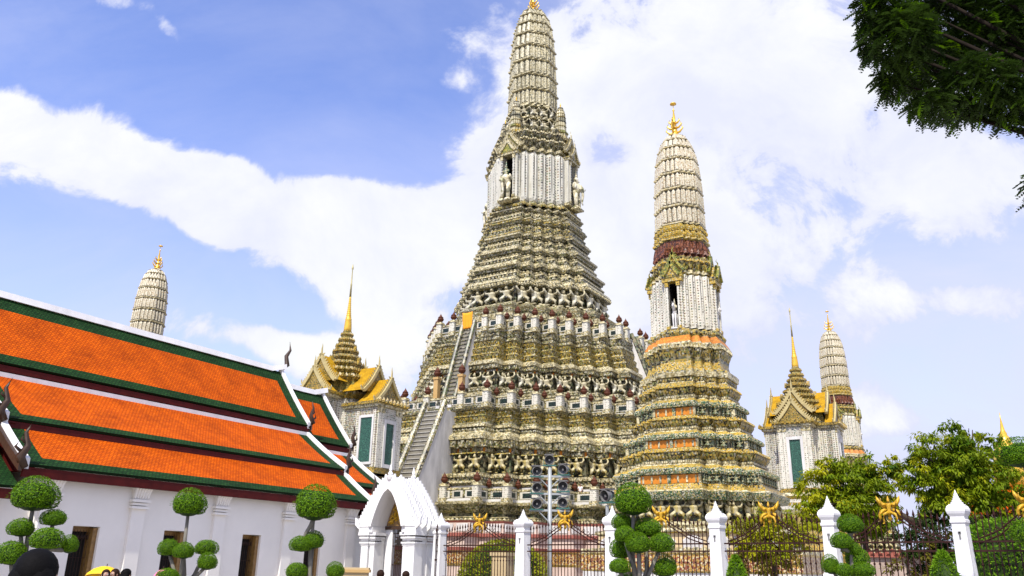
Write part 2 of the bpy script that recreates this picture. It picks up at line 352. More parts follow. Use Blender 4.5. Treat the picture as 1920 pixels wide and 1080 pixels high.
def plan_notch(R, fr, n, z, hw, dep):
    a = R*fr; d = (R-a)/n; q = [(R, a)]
    for i in range(1, n+1): q += [(R-i*d, a+(i-1)*d), (R-i*d, a+i*d)]
    q += [(hw, R), (hw, R-dep), (-hw, R-dep), (-hw, R)]
    out = []
    for k in range(4):
        for x, y in q:
            for _ in range(k): x, y = -y, x
            out.append((x, y, z))
    return out
def tower_notch(prof, fr, n, mats, z0, z1, hw, dep, dark):
    """as tower(), with a deep recess cut into each of the four faces between z0 and z1"""
    ix = {mm: i for i, mm in enumerate(mats)}; pr = []
    def at_z(z):
        for (za, Ra, ma), (zb, Rb, mb) in zip(prof, prof[1:]):
            if za <= z <= zb: return Ra+(Rb-Ra)*(z-za)/max(zb-za, 1e-6), ma
    out = [(z, R, m_, .004) for z, R, m_ in prof if z < z0]
    Ra, ma = at_z(z0); out += [(z0, Ra, ma, .004), (z0+.003, Ra, ma, dep)]
    out += [(z, R, m_, dep) for z, R, m_ in prof if z0+.003 < z < z1]
    Rb, mb = at_z(z1); out += [(z1-.003, Rb, mb, dep), (z1, Rb, mb, .004)]
    out += [(z, R, m_, .004) for z, R, m_ in prof if z > z1]
    b = MB(); rings = [plan_notch(R, fr, n, z, hw, d) for z, R, m_, d in out]
    b.loft(rings, [ix[p[2]] for p in out]); N_ = len(rings[0]); Q = 1+2*n
    for j in range(len(rings)-1):
        if out[j][3] > .01 or out[j+1][3] > .01:
            for k in range(N_):
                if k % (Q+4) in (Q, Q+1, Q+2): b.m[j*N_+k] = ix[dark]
    return b
VIEW = [None]           # local direction to the camera of the tower under construction
def edges(R, fr, n, back=-.55):
    pl = plan(R, fr, n, 0); N_ = len(pl)
    for i in range(N_):
        p, q = Vector(pl[i]), Vector(pl[(i+1) % N_]); l = (q-p).length
        if l < 1e-6: continue
        t = (q-p)/l; nn = Vector((t.y, -t.x, 0))
        if VIEW[0] is not None and nn.dot(VIEW[0]) < back: continue
        yield p, q, t, nn, l
def frame(p, t, nn, w, d, h):
    M = Matrix.Identity(4)
    for i in range(3): M[i][0] = t[i]*w; M[i][1] = nn[i]*d; M[i][2] = (0, 0, h)[i]; M[i][3] = p[i]
    return M
PETAL = ([(-.46, 0, 0), (.46, 0, 0), (.5, .15, .5), (0, .1, 1), (-.5, .15, .5), (0, 1, .42), (0, .55, 0)], [(0, 6, 5, 4), (6, 1, 2, 5), (4, 5, 3), (5, 2, 3), (0, 4, 3), (1, 3, 2)])
LOTUS = ([(-.3, 0, 0), (.3, 0, 0), (.5, .9, .75), (.32, 1, 1), (-.32, 1, 1), (-.5, .9, .75), (0, .6, .4)], [(0, 1, 6), (1, 2, 6), (2, 3, 4, 5, 6), (5, 0, 6), (0, 5, 4), (1, 3, 2)])
BLOCK = ([(-.42, 0, 0), (.42, 0, 0), (.42, 0, 1), (-.42, 0, 1), (-.36, 1, .06), (.36, 1, .06), (.36, 1, .94), (-.36, 1, .94)], [(4, 5, 6, 7), (0, 1, 5, 4), (1, 2, 6, 5), (2, 3, 7, 6), (3, 0, 4, 7)])
THIN = ([(x*.3, y, z) for x, y, z in BLOCK[0]], BLOCK[1])
ANTE = ([(-.48, 0, 0), (.48, 0, 0), (.5, 0, .3), (0, .2, 1), (-.5, 0, .3), (-.4, 1, 0), (.4, 1, 0), (0, 1, .45)], [(5, 6, 7), (0, 5, 7, 4), (6, 1, 2, 7), (4, 7, 3), (7, 2, 3), (4, 3, 2)])
LEAF = ([(-.5, 0, 0), (.5, 0, 0), (-.5, .55, .03), (.5, .55, .03), (-.5, .55, .80), (.5, .55, .80), (0, .35, 1), (0, 1, .08), (0, 1, .80), (-.5, 0, .80), (.5, 0, .80)],
        [(2, 7, 8, 4), (7, 3, 5, 8), (4, 8, 6), (8, 5, 6), (0, 2, 4, 9), (3, 1, 10, 5), (9, 4, 6), (5, 10, 6), (0, 1, 3, 7, 2)])
def row(b, R, z, h, fr, n, kind, w, d, mi=0, minl=.5, jit=0., gap=0.):
    """a frieze of one repeated ornament along every edge of the plan"""
    for p, q, t, nn, l in edges(R, fr, n):
        k = max(1, round(l/w)) if l > minl*w else 0
        for i in range(k):
            c = p+t*(l*(i+.5)/k)
            if gap and min(abs(c.x), abs(c.y)) < gap: continue
            c = c.copy(); c.z = z+random.uniform(-jit, jit)
            b.add(kind[0], kind[1], mi, frame(c, t, nn, l/k*.96, d, h))
exec_parts = []
# ------------------------------------------------------------------ statues and small shared meshes
def limb(b, pts, rs, mi=0, n=6): b.tube(pts, rs, n, mi)
def atlas_mesh(name, mats, squat=1.):
    """a demon bearing the ledge above on raised arms; 1 unit tall, facing +y (outward)"""
    b = MB()
    b.lathe([(.13, .36), (.16, .42), (.14, .5), (.17, .6), (.19, .68), (.10, .74), (.07, .77)], 8, 0, T((0, .12, 0)), 1.25, .85)
    b.ell((0, .17, .83), (.085, .09, .09)); b.lathe([(.085, .88), (.06, .93), (.02, 1.0)], 6, 0, T((0, .15, 0)))
    b.tube([(-.04, .25, .82), (.04, .25, .82)], .02, 4)
    for s in (-1, 1):
        limb(b, [(s*.19, .12, .69), (s*.36, .15, .70), (s*.40, .10, .84), (s*.34, .06, 1.0)], [.075, .06, .055, .05])
        b.ell((s*.33, .06, .99), (.07, .05, .04), 0, 6, 4)
        limb(b, [(s*.10, .13, .42), (s*.30, .20, .30), (s*.27, .14, .05)], [.11, .085, .055])
        b.box(s*.27-.06, s*.27+.06, .08, .30, 0, .06)
    b.lathe([(.20, .24), (.17, .36), (.15, .44)], 8, 1, T((0, .12, 0)), 1.2, .8); b.tube([(0, .2, .36), (0, .24, .1)], [.07, .02], 4, 1)
    return b.mesh(name, mats, True)
def urn_mesh():
    b = MB(); b.lathe([(.10, 0), (.17, .04), (.13, .10), (.27, .20), (.36, .34), (.37, .46), (.27, .58), (.33, .62), (.30, .68), (.20, .74), (.15, .84), (.05, 1.0), (.01, 1.14)], 12)
    return b.mesh('urn', 'urn_clay', True)
URN = urn_mesh()
def railpost_mesh():
    b = MB(); b.box(-.42, .42, -.42, .42, -.3, .2); b.box(-.33, .33, -.33, .33, .2, 1.32, 1); b.box(-.42, .42, -.42, .42, 1.32, 1.5, 0, None, .06, .06); b.box(-.3, .3, -.3, .3, 1.5, 1.58)
    return b.mesh('railing_post', ['china_cream', 'shaft_china_fine'])
RAILPOST = railpost_mesh()
def finial_mesh(ring=True):
    """gilded trident finial with side prongs, 1 unit tall"""
    b = MB(); b.lathe([(.09, 0), (.11, .05), (.06, .08), (.075, .15), (.03, .2), (.035, .55), (.015, .72), (.03, .76), (.008, .80), (.006, 1.0)], 8)
    for lv, r, h in ((.10, .22, .20), (.24, .19, .17), (.38, .14, .13)):
        for k in range(4):
            a = k*math.pi/2; c, s_ = math.cos(a), math.sin(a)
            b.tube([(0, 0, lv), (c*r*.6, s_*r*.6, lv+.0), (c*r, s_*r, lv+h*.5), (c*r*.8, s_*r*.8, lv+h)], [.03, .028, .02, .004], 5)
    if ring: b.lathe([(.005, .93), (.085, .94), (.075, .965), (.02, .985)], 10)
    return b.mesh('finial', 'gold', True)
FINIAL = finial_mesh()
def gable_out(w, h, k=1.):
    """pointed flame-edged outline, x,z, base at z=0"""
    pts = []
    for i in range(13):
        t = i/12; x = w*(1-t)**1.0; z = h*(t+.10*math.sin(math.pi*t)*-1)
        pts.append((x, z))
    return pts
def gable(b, w, h, d, rim=.16, mi_rim=0, mi_in=1, y=0., flame=True):
    """gable with raised flaming bargeboards; face looks along -y"""
    o = gable_out(w, h); i_ = gable_out(w-rim*1.7, h-rim*2.4)
    L_ = [(-x, z) for x, z in o][:-1]; R_ = list(reversed(o))
    b.prism(L_+R_, y-d*.35, y+d, mi_in)
    for s in (-1, 1):
        for k in range(len(o)-1):
            (x0, z0), (x1, z1) = o[k], o[k+1]
            dx, dz = x1-x0, z1-z0; ll = math.hypot(dx, dz); nx, nz = dz/ll, -dx/ll
            q = [(s*x0, z0), (s*(x0+nx*rim*.3), z0+nz*rim*.3), (s*(x1+nx*rim*.3), z1+nz*rim*.3), (s*x1, z1), (s*(x1-nx*rim), z1-nz*rim), (s*(x0-nx*rim), z0-nz*rim)]
            if s > 0: q = q[::-1]
            b.prism(q, y-d*.35-.14, y+.05, mi_rim)
            if flame: b.prism([(s*x0, z0), (s*(x0+nx*rim*1.3), z0+nz*rim*1.3+rim*.8), (s*x1, z1)][::-s], y-d*.3, y, mi_rim)
        # up-turned tail at the foot
        b.tube([(s*(w-rim*.3), y-d*.3, .02), (s*(w+rim*.9), y-d*.3, rim*.1), (s*(w+rim*1.5), y-d*.3, rim*1.3), (s*(w+rim*1.3), y-d*.3, rim*2.2)], [rim*.5, rim*.45, rim*.3, rim*.05], 5, mi_rim)
    b.tube([(0, y-d*.3, h-.05), (0, y-d*.35, h+rim*2), (0, y-d*.1, h+rim*3.4), (0, y-d*.3, h+rim*4.6)], [rim*.5, rim*.38, rim*.22, rim*.03], 5, mi_rim)
def face_mat(dirk, dist, z):
    """frame whose local -y looks outward along cardinal k (0:+x 1:+y 2:-x 3:-y) of a tower"""
    a = (math.pi/2, math.pi, -math.pi/2, 0)[dirk]; nrm = [Vector((1, 0, 0)), Vector((0, 1, 0)), Vector((-1, 0, 0)), Vector((0, -1, 0))][dirk]
    return T(nrm*dist+Vector((0, 0, z))) @ RZ(a)
# ------------------------------------------------------------------ ground
MB().box(-900, 900, -60, 2500, -1, 0).build('ground', 'paving').__setitem__('kind', 'structure')
g_ = MB(); g_.box(-60, 120, 32, 180, .001, .004); tag(g_.build('garden_terrain', 'stone_floor'), kind='structure')
ATLAS = atlas_mesh('guardian_figure', ['statue_stone', 'china_grey'])
ATLAS_Y = atlas_mesh('guardian_figure', ['statue_yellow', 'china_gold'])
ATLAS_G = atlas_mesh('guardian_figure', ['statue_green', 'china_green'])
def figures(root, R, z, h, fr, n, me, w, minl, vmin, depth=1., gap=0., skipface=0):
    c_ = 0
    for p, q, t, nn, l in edges(R, fr, n):
        if nn.dot(VIEW[0]) < vmin or l < minl: continue
        k = max(1, round(l/w))
        for i in range(k):
            c = p+t*(l*(i+.5)/k)
            if gap and min(abs(c.x), abs(c.y)) < gap: continue
            if skipface and c.y < 0 and nn.y < -.9 and l > skipface: continue
            M = Matrix.Identity(4); s = h*random.uniform(.97, 1.02)
            for j in range(3): M[j][0] = -t[j]*s; M[j][1] = nn[j]*s*depth; M[j][2] = (0, 0, s)[j]; M[j][3] = (c.x, c.y, z)[j]
            link('guardian_figure', me, root, M); c_ += 1
    return c_
def tier(z0, z1, R0, R1, m1, m2, m3):
    S = [(0, 1.02, m3), (.07, 1.02, m1), (.11, .985, m1), (.17, .985, m2), (.21, .95, m2), (.36, .95, m2), (.36, .985, m3), (.44, .985, m3), (.46, .945, m2), (.64, .945, m2), (.66, .985, m1), (.76, 1.0, m1), (.80, 1.03, m3), (.90, 1.04, m1), (.97, 1.0, m3)]
    return [(z0+(z1-z0)*t, (R0+(R1-R0)*t)*k, mm) for t, k, mm in S]
def view_local(loc): 
    v = -Vector((loc[0], loc[1], 0)).normalized(); VIEW[0] = (RZ(TH) @ v)
# ------------------------------------------------------------------ the great prang
MX, MY = 2.5, 100.
view_local((MX, MY))
mp_ = thing('great_prang', 'tallest grey china-covered tower with a long ribbed spire and three railed terraces', 'temple tower', (MX, MY, 0), -TH)
FR, NN = .33, 7
MM = ['china_grey', 'china_gold', 'china_cream', 'china_dark', 'orange_panel', 'pink_plaster', 'coping_red', 'stone_floor', 'old_plaster', 'rail_lattice', 'china_yellow']
G, O, C_, K_, OP, PK, CO, FL, OW, RL, YL = MM
FR, NN = .29, 7
def grow(pr, f): return [(z, R_+f(z), m_) for z, R_, m_ in pr]
p1 = [(0, 22.6, PK), (1.7, 22.4, YL), (1.9, 22.6, RL), (2.9, 22.6, YL), (3.0, 22.8, CO), (3.3, 22.8, PK), (3.35, 21.9, PK), (4.2, 21.7, CO), (4.25, 22.1, CO), (4.55, 22.0, PK), (4.6, 20.6, PK), (5.5, 20.3, CO), (5.7, 20.4, G), (5.8, 18.4, G), (6.1, 18.5, C_), (6.2, 18.1, K_), (6.5, 18.0, G), (7.1, 18.6, G), (7.3, 19.0, C_), (7.5, 19.05, G), (7.6, 18.8, FL), (7.9, 18.5, FL)]
p1 = grow(p1, lambda z: 2.1)
b = tower(p1, FR, NN, MM)
row(b, 20.12, 6.5, .58, FR, NN, LOTUS, .5, .5, 0); row(b, 20.55, 5.75, .3, FR, NN, PETAL, .5, .15, 2); row(b, 22.6, 4.7, .7, FR, NN, BLOCK, 1.6, .12, 8)
b.build('lower_terrace', MM, mp_)
p2 = [(7.9, 17.5, OW), (9.1, 17.5, G), (9.35, 17.8, C_), (9.5, 17.8, G), (9.7, 17.5, G), (10.1, 17.8, C_), (10.3, 17.85, G), (10.45, 16.2, K_), (12.3, 16.2, G), (12.32, 16.9, O), (12.45, 16.8, OP), (12.47, 16.5, OP), (12.88, 16.5, G), (12.9, 17.0, G), (13.7, 17.0, C_), (13.75, 17.3, C_), (14.1, 17.3, C_), (14.55, 16.75, G), (14.7, 16.75, G), (15.0, 16.6, C_), (15.05, 16.85, C_), (15.3, 16.8, G), (15.6, 16.4, O), (16.1, 16.4, C_), (16.15, 16.6, O), (16.3, 16.6, O), (16.35, 16.25, O), (16.8, 16.3, C_), (16.9, 16.6, G), (17.3, 16.7, FL), (17.4, 16.4, FL)]
g2 = lambda z: 1.75+(17.4-z)*.075
p2 = grow(p2, g2); b = tower(p2, FR, NN, MM)
def rw(R_, z, h, kd, w_, d_, mi, g, ml=.5): row(b, R_+g(z), z, h, FR, NN, kd, w_, d_, mi, ml)
rw(17.0, 12.95, .72, BLOCK, 1.0, .22, 0, g2); rw(17.5, 9.5, .5, PETAL, .5, .2, 0, g2); rw(16.4, 15.6, .45, LOTUS, .5, .17, 1, g2); rw(16.25, 16.35, .45, LOTUS, .5, .2, 1, g2)
rw(16.72, 14.62, .3, PETAL, .5, .12, 0, g2); rw(16.6, 17.0, .25, BLOCK, .5, .08, 0, g2); rw(16.5, 12.47, .4, BLOCK, 1.5, .25, 0, g2, .7); rw(17.8, 9.9, .3, BLOCK, .5, .08, 2, g2)
b.build('middle_terrace', MM, mp_)
p3 = [(17.4, 15.4, OW), (18.6, 15.4, G), (18.8, 15.6, C_), (19.0, 15.6, G), (19.2, 15.2, G), (19.5, 15.35, C_), (19.65, 15.4, G), (19.7, 13.7, K_), (21.45, 13.7, K_), (21.5, 14.3, OP), (21.52, 14.0, OP), (21.8, 14.0, G), (21.85, 14.5, G), (22.3, 14.5, C_), (22.4, 14.75, C_), (22.75, 14.75, C_), (23.0, 14.2, O), (23.5, 14.2, C_), (23.6, 14.4, O), (23.8, 14.1, O), (24.3, 14.1, C_), (24.4, 14.3, O), (24.6, 14.0, O), (25.2, 14.0, C_), (25.3, 14.25, G), (25.6, 14.2, G), (25.7, 13.9, G), (26.2, 14.2, G), (26.5, 14.3, G), (26.6, 14.0, FL), (26.9, 13.9, FL)]
g3 = lambda z: (26.9-z)*.15
p3 = grow(p3, g3); b = tower(p3, FR, NN, MM)
for z, R_, mi in ((23.0, 14.15, 1), (23.8, 14.05, 1), (24.6, 13.95, 1)): rw(R_, z, .5, LOTUS, .5, .24, mi, g3)
rw(14.0, 25.75, .4, PETAL, .5, .15, 0, g3); rw(14.5, 21.9, .35, BLOCK, .5, .1, 0, g3); rw(15.4, 19.05, .4, PETAL, .5, .18, 0, g3); rw(14.0, 21.52, .27, BLOCK, 1.4, .2, 0, g3, .7)
b.build('upper_terrace', MM, mp_)
print('fig', figures(mp_, 18.6, 10.45, 1.9, FR, NN, ATLAS_Y, 1.75, .9, .25, 1.15, 2.0), figures(mp_, 14.95, 19.68, 1.85, FR, NN, ATLAS, 1.7, .9, .3, 1.15, 1.7))
# railings with clay urns
RM = ['shaft_china_fine', 'china_grey', 'china_cream', 'dark_lattice']
for R_, z in ((20.65, 7.7), (18.2, 17.3), (14.0, 26.75)):
    b = MB(); b.loft([plan(R_, FR, NN, z), plan(R_, FR, NN, z+.95), plan(R_+.08, FR, NN, z+.96), plan(R_+.08, FR, NN, z+1.15), plan(R_-.35, FR, NN, z+1.16), plan(R_-.35, FR, NN, z)], [1, 2, 2, 2, 2], False)
    row(b, R_, z+.18, .72, FR, NN, BLOCK, 1.5, .04, 0); row(b, R_+.02, z+.3, .5, FR, NN, ([(x*.66, y, zz) for x, y, zz in BLOCK[0]], BLOCK[1]), 1.5, .05, 3)
    b.build('railing', RM, mp_)
    pl = plan(R_+.02, FR, NN, z); n_ = len(pl); cnt = 0
    for i, p in enumerate(pl):
        d = Vector((p[0], p[1], 0)).normalized(); outer = i % (1+2*NN) % 2 == 0
        if d.dot(VIEW[0]) < .12: continue
        if outer:
            rp = link('railing_post', RAILPOST, mp_, T(p)); link('urn', URN, rp, T((0, 0, 1.56)))
        else:
            link('urn', URN, mp_, T((p[0]+d.x*-.1, p[1]+d.y*-.1, z+1.25)) @ Matrix.Scale(.86, 4))
    for k in (3, 0):
        for s in (-1, 1):
            p = face_mat(k, R_, z) @ Vector((s*2.2, -.05, 0)); rp = link('railing_post', RAILPOST, mp_, T(p)); link('urn', URN, rp, T((0, 0, 1.56)))
# stacked plinth below the niches
FU, NU = .34, 5
pu = [(26.9, 11.6, OW), (28.3, 11.6, G), (28.6, 11.8, C_), (28.8, 11.3, G), (29.4, 11.3, G), (29.6, 10.7, G), (30.1, 10.7, C_), (30.4, 10.9, G), (30.8, 10.4, C_), (30.95, 10.2, K_), (31.0, 8.9, K_), (33.3, 8.9, G), (33.32, 9.75, G), (33.9, 9.85, C_), (34.1, 9.7, G)]
ts = [(34.1, 36.5, 9.5, 8.75), (36.5, 38.9, 8.6, 7.9), (38.9, 41.1, 7.75, 7.2), (41.1, 43.2, 7.15, 6.75), (43.2, 45.0, 6.75, 6.35)]
for i, t_ in enumerate(ts): pu += tier(*t_, 'china_grey', 'china_dark' if i in (0, 2) else 'china_grey', 'china_cream' if i != 3 else 'china_gold')
pu += [(45.0, 5.9, G), (45.3, 5.9, G)]
b = tower(pu, FU, NU, MM)
row(b, 10.7, 29.6, .5, FU, NU, PETAL, .5, .25, 0); row(b, 11.3, 28.85, .5, FU, NU, BLOCK, .5, .12, 2); row(b, 9.8, 33.4, .42, FU, NU, PETAL, .42, .2, 2)
for z0, z1, R0, R1 in ts:
    h = z1-z0; Rm = (R0+R1)/2
    row(b, (R0*.8+R1*.2)*.95, z0+h*.21, h*.15, FU, NU, BLOCK, .5, .16, 0); row(b, Rm*.945, z0+h*.46, h*.18, FU, NU, PETAL, .5, .22, 2)
    row(b, (R0*.25+R1*.75)*.985, z0+h*.66, h*.12, FU, NU, LOTUS, .5, .16, 0)
b.build('stepped_plinth', MM, mp_)
print('fig', figures(mp_, 9.0, 30.95, 2.4, FU, NU, ATLAS, 2.0, .9, .1, 1.25))
# niche storey
BM = ['shaft_china', 'china_grey', 'china_cream', 'china_gold', 'china_dark']
pb = [(45.2, 6.15, 'china_gold'), (45.6, 6.15, 'china_cream'), (45.8, 5.8, 'china_grey'), (46.1, 5.68, 'shaft_china'), (53.3, 5.3, 'china_grey'), (53.5, 5.6, 'china_cream'), (53.9, 5.6, 'china_grey'), (54.0, 5.3, 'china_dark'), (54.5, 5.4, 'china_grey'), (54.9, 5.75, 'china_cream'), (55.2, 5.7, 'china_dark'), (55.3, 5.0, 'china_dark'), (55.9, 5.1, 'china_grey'), (56.3, 5.35, 'china_cream'), (56.6, 5.2, 'china_grey'), (56.7, 4.5, 'china_dark'), (57.3, 4.6, 'china_grey'), (57.6, 4.8, 'china_cream'), (57.75, 4.6, 'china_dark'), (57.8, 3.3, 'china_dark'), (59.4, 3.3, 'china_grey'), (59.42, 3.75, 'china_cream'), (59.7, 3.7, 'china_dark'), (59.72, 3.1, 'china_dark'), (61.4, 3.1, 'china_grey'), (61.45, 3.6, 'china_cream'), (61.7, 3.5, 'china_grey')]
BM.append('recess_shade'); b = tower_notch(pb, .4, 4, BM, 46.6, 52.9, .78, 3.0, 'recess_shade')
row(b, 5.3, 54.0, .7, .4, 4, LOTUS, .42, .45, 1); row(b, 5.0, 55.35, .7, .4, 4, LOTUS, .42, .4, 1); row(b, 4.5, 56.75, .6, .4, 4, LOTUS, .4, .35, 1); row(b, 5.75, 54.95, .4, .4, 4, ANTE, .5, .2, 2); row(b, 5.3, 56.35, .4, .4, 4, ANTE, .5, .2, 2)
row(b, 5.66, 46.1, 6.9, .4, 4, BLOCK, .62, .14, 0, gap=1.2); row(b, 6.15, 45.25, .3, .4, 4, PETAL, .4, .15, 3)
b.build('niche_storey', BM, mp_)
figures(mp_, 3.35, 57.75, 1.65, .4, 2, ATLAS, 1.25, .9, .0, 1.2); figures(mp_, 3.15, 59.7, 1.75, .4, 2, ATLAS, 1.2, .9, .0, 1.2)
def cob(b, zs, Rs, fr, n, w, mrib, mled, mrec, led=1.2):
    rings = []; ms = []
    for i in range(len(zs)-1):
        z0, z1, R0, R1 = zs[i], zs[i+1], Rs[i], Rs[i+1]; h = z1-z0; k = .045*Rs[0]
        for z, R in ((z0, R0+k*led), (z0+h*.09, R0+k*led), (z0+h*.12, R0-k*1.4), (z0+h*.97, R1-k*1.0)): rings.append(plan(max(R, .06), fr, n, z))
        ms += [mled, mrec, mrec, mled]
        if h < .03*zs[-1] and False: continue
        for p, q, t, nn, l in edges(max(R0-k*1.2, .05), fr, n):
            if l < w*.35: continue
            m_ = max(1, round(l/w))
            lean = (R0-R1)/h
            for j in range(m_):
                c = p+t*(l*(j+.5)/m_); c.z = z0+h*.11
                M = frame(c, t, nn, l/m_*.80, k*2.3, h*.87)
                for r_ in range(3): M[r_][2] -= nn[r_]*lean*h*.86
                b.add(LEAF[0], LEAF[1], mrib, M)
    rings.append(plan(max(Rs[-1], .03), fr, n, zs[-1])); 
    b.loft(rings, ms+[mled])
CM = ['china_rib', 'china_cream', 'rib_gap_shade']
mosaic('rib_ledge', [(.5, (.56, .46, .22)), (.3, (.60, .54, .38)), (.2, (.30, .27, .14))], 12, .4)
plain('rib_gap_shade', (.10, .095, .07), .8, 0, .4, 3)  # recess walls behind the ribs, gap shade put into their colour
mosaic('china_rib', [(.55, (.52, .46, .27)), (.27, (.58, .54, .38)), (.18, Gy)], 7, .45)
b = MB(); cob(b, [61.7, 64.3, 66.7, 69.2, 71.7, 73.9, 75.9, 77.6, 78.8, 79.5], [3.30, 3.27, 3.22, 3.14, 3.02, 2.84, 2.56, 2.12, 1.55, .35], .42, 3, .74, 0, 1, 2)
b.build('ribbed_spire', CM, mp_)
link('finial', FINIAL, mp_, T((0, 0, 79.3)) @ Matrix.Scale(4.6, 4))
def turret_mesh(name, mats):
    """a miniature prang, 1 unit tall"""
    b = MB(); b.loft([plan(r, .45, 2, z) for z, r in ((0, .17), (.06, .17), (.08, .14), (.14, .145), (.16, .17), (.2, .16), (.22, .13))], [1, 1, 0, 1, 1, 1])
    cob(b, [.22, .34, .46, .58, .68, .77, .83, .86], [.125, .125, .12, .113, .10, .08, .05, .01], .45, 2, .05, 0, 1, 2)
    b.lathe([(.02, .85), (.03, .88), (.012, .91), (.016, .94), (.002, 1.0)], 6, 3)
    return b.mesh(name, mats)
TURRET = turret_mesh('turret', ['china_rib', 'china_gold', 'rib_gap_shade', 'gold'])
for k in range(4): link('turret', TURRET, mp_, face_mat(k, 4.45, 56.6) @ Matrix.Scale(6.0, 4))
# porch niches on the four faces
def porch(root, k, dist, z0, w, h, ow, dep, mats, rim, gmats, gh, flame=True):
    """projecting niche: sill, two pilasters each side, lintel, dark recess, two nested gables"""
    M = face_mat(k, dist, z0)
    b = MB()
    b.box(-w-.1, w+.1, -.12, dep, -.35, 0, 2)
    for s in (-1, 1):
        x0, x1 = sorted((s*ow, s*w)); b.box(x0, x1, 0, dep, 0, h, 0)
        x0, x1 = sorted((s*(ow-.02), s*(ow+(w-ow)*.45))); b.box(x0, x1, -.14, 0, 0, h*.9, 0); b.box(x0-.05, x1+.05, -.2, 0, h*.9, h*.985, 2); b.box(x0-.05, x1+.05, -.2, 0, -.0, h*.06, 2)
    b.box(-w-.08, w+.08, -.24, dep, h, h+.3, 2); b.box(-w-.14, w+.14, -.28, dep, h+.3, h+.5, 1)
    b.build('niche', mats, root).matrix_local = M
    for i, (sw, y, zz) in enumerate(((1.3, .4, .5), (.92, -.12, .45))):
        g = MB(); gable(g, w*sw, gh*(1. if i == 0 else .72), .5, rim, 0, 1, 0., flame)
        g.build('pediment', gmats, root).matrix_local = M @ T((0, y, h+zz+(gh*.28 if i == 0 else 0)))
    return M
PM = ['shaft_china', 'china_gold', 'china_cream', 'recess_shade']
mosaic('pediment_green', [(.4, (.22, .23, .03)), (.3, (.42, .34, .05)), (.2, (.12, .16, .04)), (.1, Cr)], 9, .4)
for k in range(4):
    M = porch(mp_, k, 6.3, 46.5, 1.4, 6.2, .78, 1.0, PM, .26, ['china_cream', 'pediment_green' if k == 3 else 'china_gold'], 2.6)
    b = MB()     # elephant front with a rider
    b.ell((0, -.35, 1.3), (.62, .55, .75), 0, 10, 7); b.tube([(0, -.75, 1.5), (0, -1.05, 1.0), (0, -1.1, .2), (0, -.98, -.6), (0, -1.1, -.95)], [.26, .24, .18, .12, .08], 8)
    for s in (-1, 1):
        b.tube([(s*.36, -.3, .9), (s*.38, -.4, -.2), (s*.38, -.42, -1.1)], [.3, .24, .23], 8); b.box(s*.38-.25, s*.38+.25, -.7, -.2, -1.3, -1.1)
        b.ell((s*.62, -.35, 1.55), (.1, .34, .45), 0, 8, 5); b.tube([(s*.22, -.82, 1.1), (s*.3, -1.25, .95), (s*.27, -1.4, 1.2)], [.07, .05, .02], 5)
    b.box(-.7, .7, -.9, .2, -1.5, -1.3, 1)
    e = b.build('elephant_statue', ['statue_stone', 'china_cream'], mp_, True); e.matrix_local = M @ T((0, -.15, .9)) @ Matrix.Scale(1.12, 4)
    r = MB(); r.lathe([(.34, 0), (.28, .3), (.24, .5), (.3, .75), (.14, .95), (.1, 1.0)], 8); r.ell((0, -.02, 1.15), (.15, .16, .19)); r.lathe([(.15, 1.25), (.09, 1.45), (.02, 1.9)], 8)
    for s in (-1, 1): r.tube([(s*.26, 0, .78), (s*.4, -.1, .5), (s*.28, -.3, .45)], [.1, .08, .06], 5)
    o = r.build('rider', 'statue_green' if k == 3 else 'statue_stone', e, True); o.matrix_local = T((0, -.25, 1.85))
# stairs
def stair(root, k, R, zt, zb, zf, run, hw, cw, rail=.95, tread='stone_floor', rim='china_grey'):
    M = face_mat(k, R, 0); n = int((zt-zb)/.46); b = MB()
    for i in range(n):
        ya, za = -run*i/n, zt-(zt-zb)*i/n; b.box(-hw, hw, ya-run/n, ya, zf, za-.07, 1); b.box(-hw, hw, ya-run/n-.08, ya, za-.07, za, 0)
    b.build('stair_flight', [tread, 'shaded_riser'], root).matrix_local = M
    for s in (-1, 1):
        b = MB(); o = [(0.0, zf), (0.0, zt+rail), (-run, zb+rail), (-run-.7, zb+rail-.1), (-run-.7, zf)]
        x0, x1 = sorted((s*hw, s*(hw+cw)))
        vs = [(x0, y, z) for y, z in o]+[(x1, y, z) for y, z in o]; n5 = 5
        b.add(vs, [tuple(range(5)), tuple(range(9, 4, -1))]+[(i, 5+i, 5+(i+1) % 5, (i+1) % 5) for i in range(5)], 0)
        xm = (x0+x1)/2; b.tube([(xm, .1, zt+rail+.05), (xm, -run*.5, (zt+zb)/2+rail-.12), (xm, -run, zb+rail+.05), (xm, -run-.6, zb+rail+.1)], cw*.62, 8, 1)
        b.build('stair_wall', ['old_plaster', rim], root).matrix_local = M
    return M
for k in (3, 0, 2):
    stair(mp_, k, 19.9, 16.7, 7.9, 0, 4.6, 1.0, .5)
    b = MB(); b.box(-1.5, 1.5, .01, 2.2, 0, 16.72); b.build('stair_landing', 'old_plaster', mp_).matrix_local = face_mat(k, 19.9, 0)
    M = stair(mp_, k, 14.2, 26.9, 16.75, 12, 3.5, .55, .42, tread='china_grey', rim='china_dark')
    for s in (-1, 1):
        b = MB(); b.box(-.33, .33, -.33, .33, 0, .3); b.box(-.27, .27, -.27, .27, .3, 3.9); b.box(-.34, .34, -.34, .34, 3.9, 4.15)
        o = b.build('gate_column', 'tan_plaster', mp_); o.matrix_local = M @ T((s*1.6, -3.3, 16.75)); link('urn', URN, o, T((0, 0, 4.15)) @ Matrix.Scale(1.1, 4))
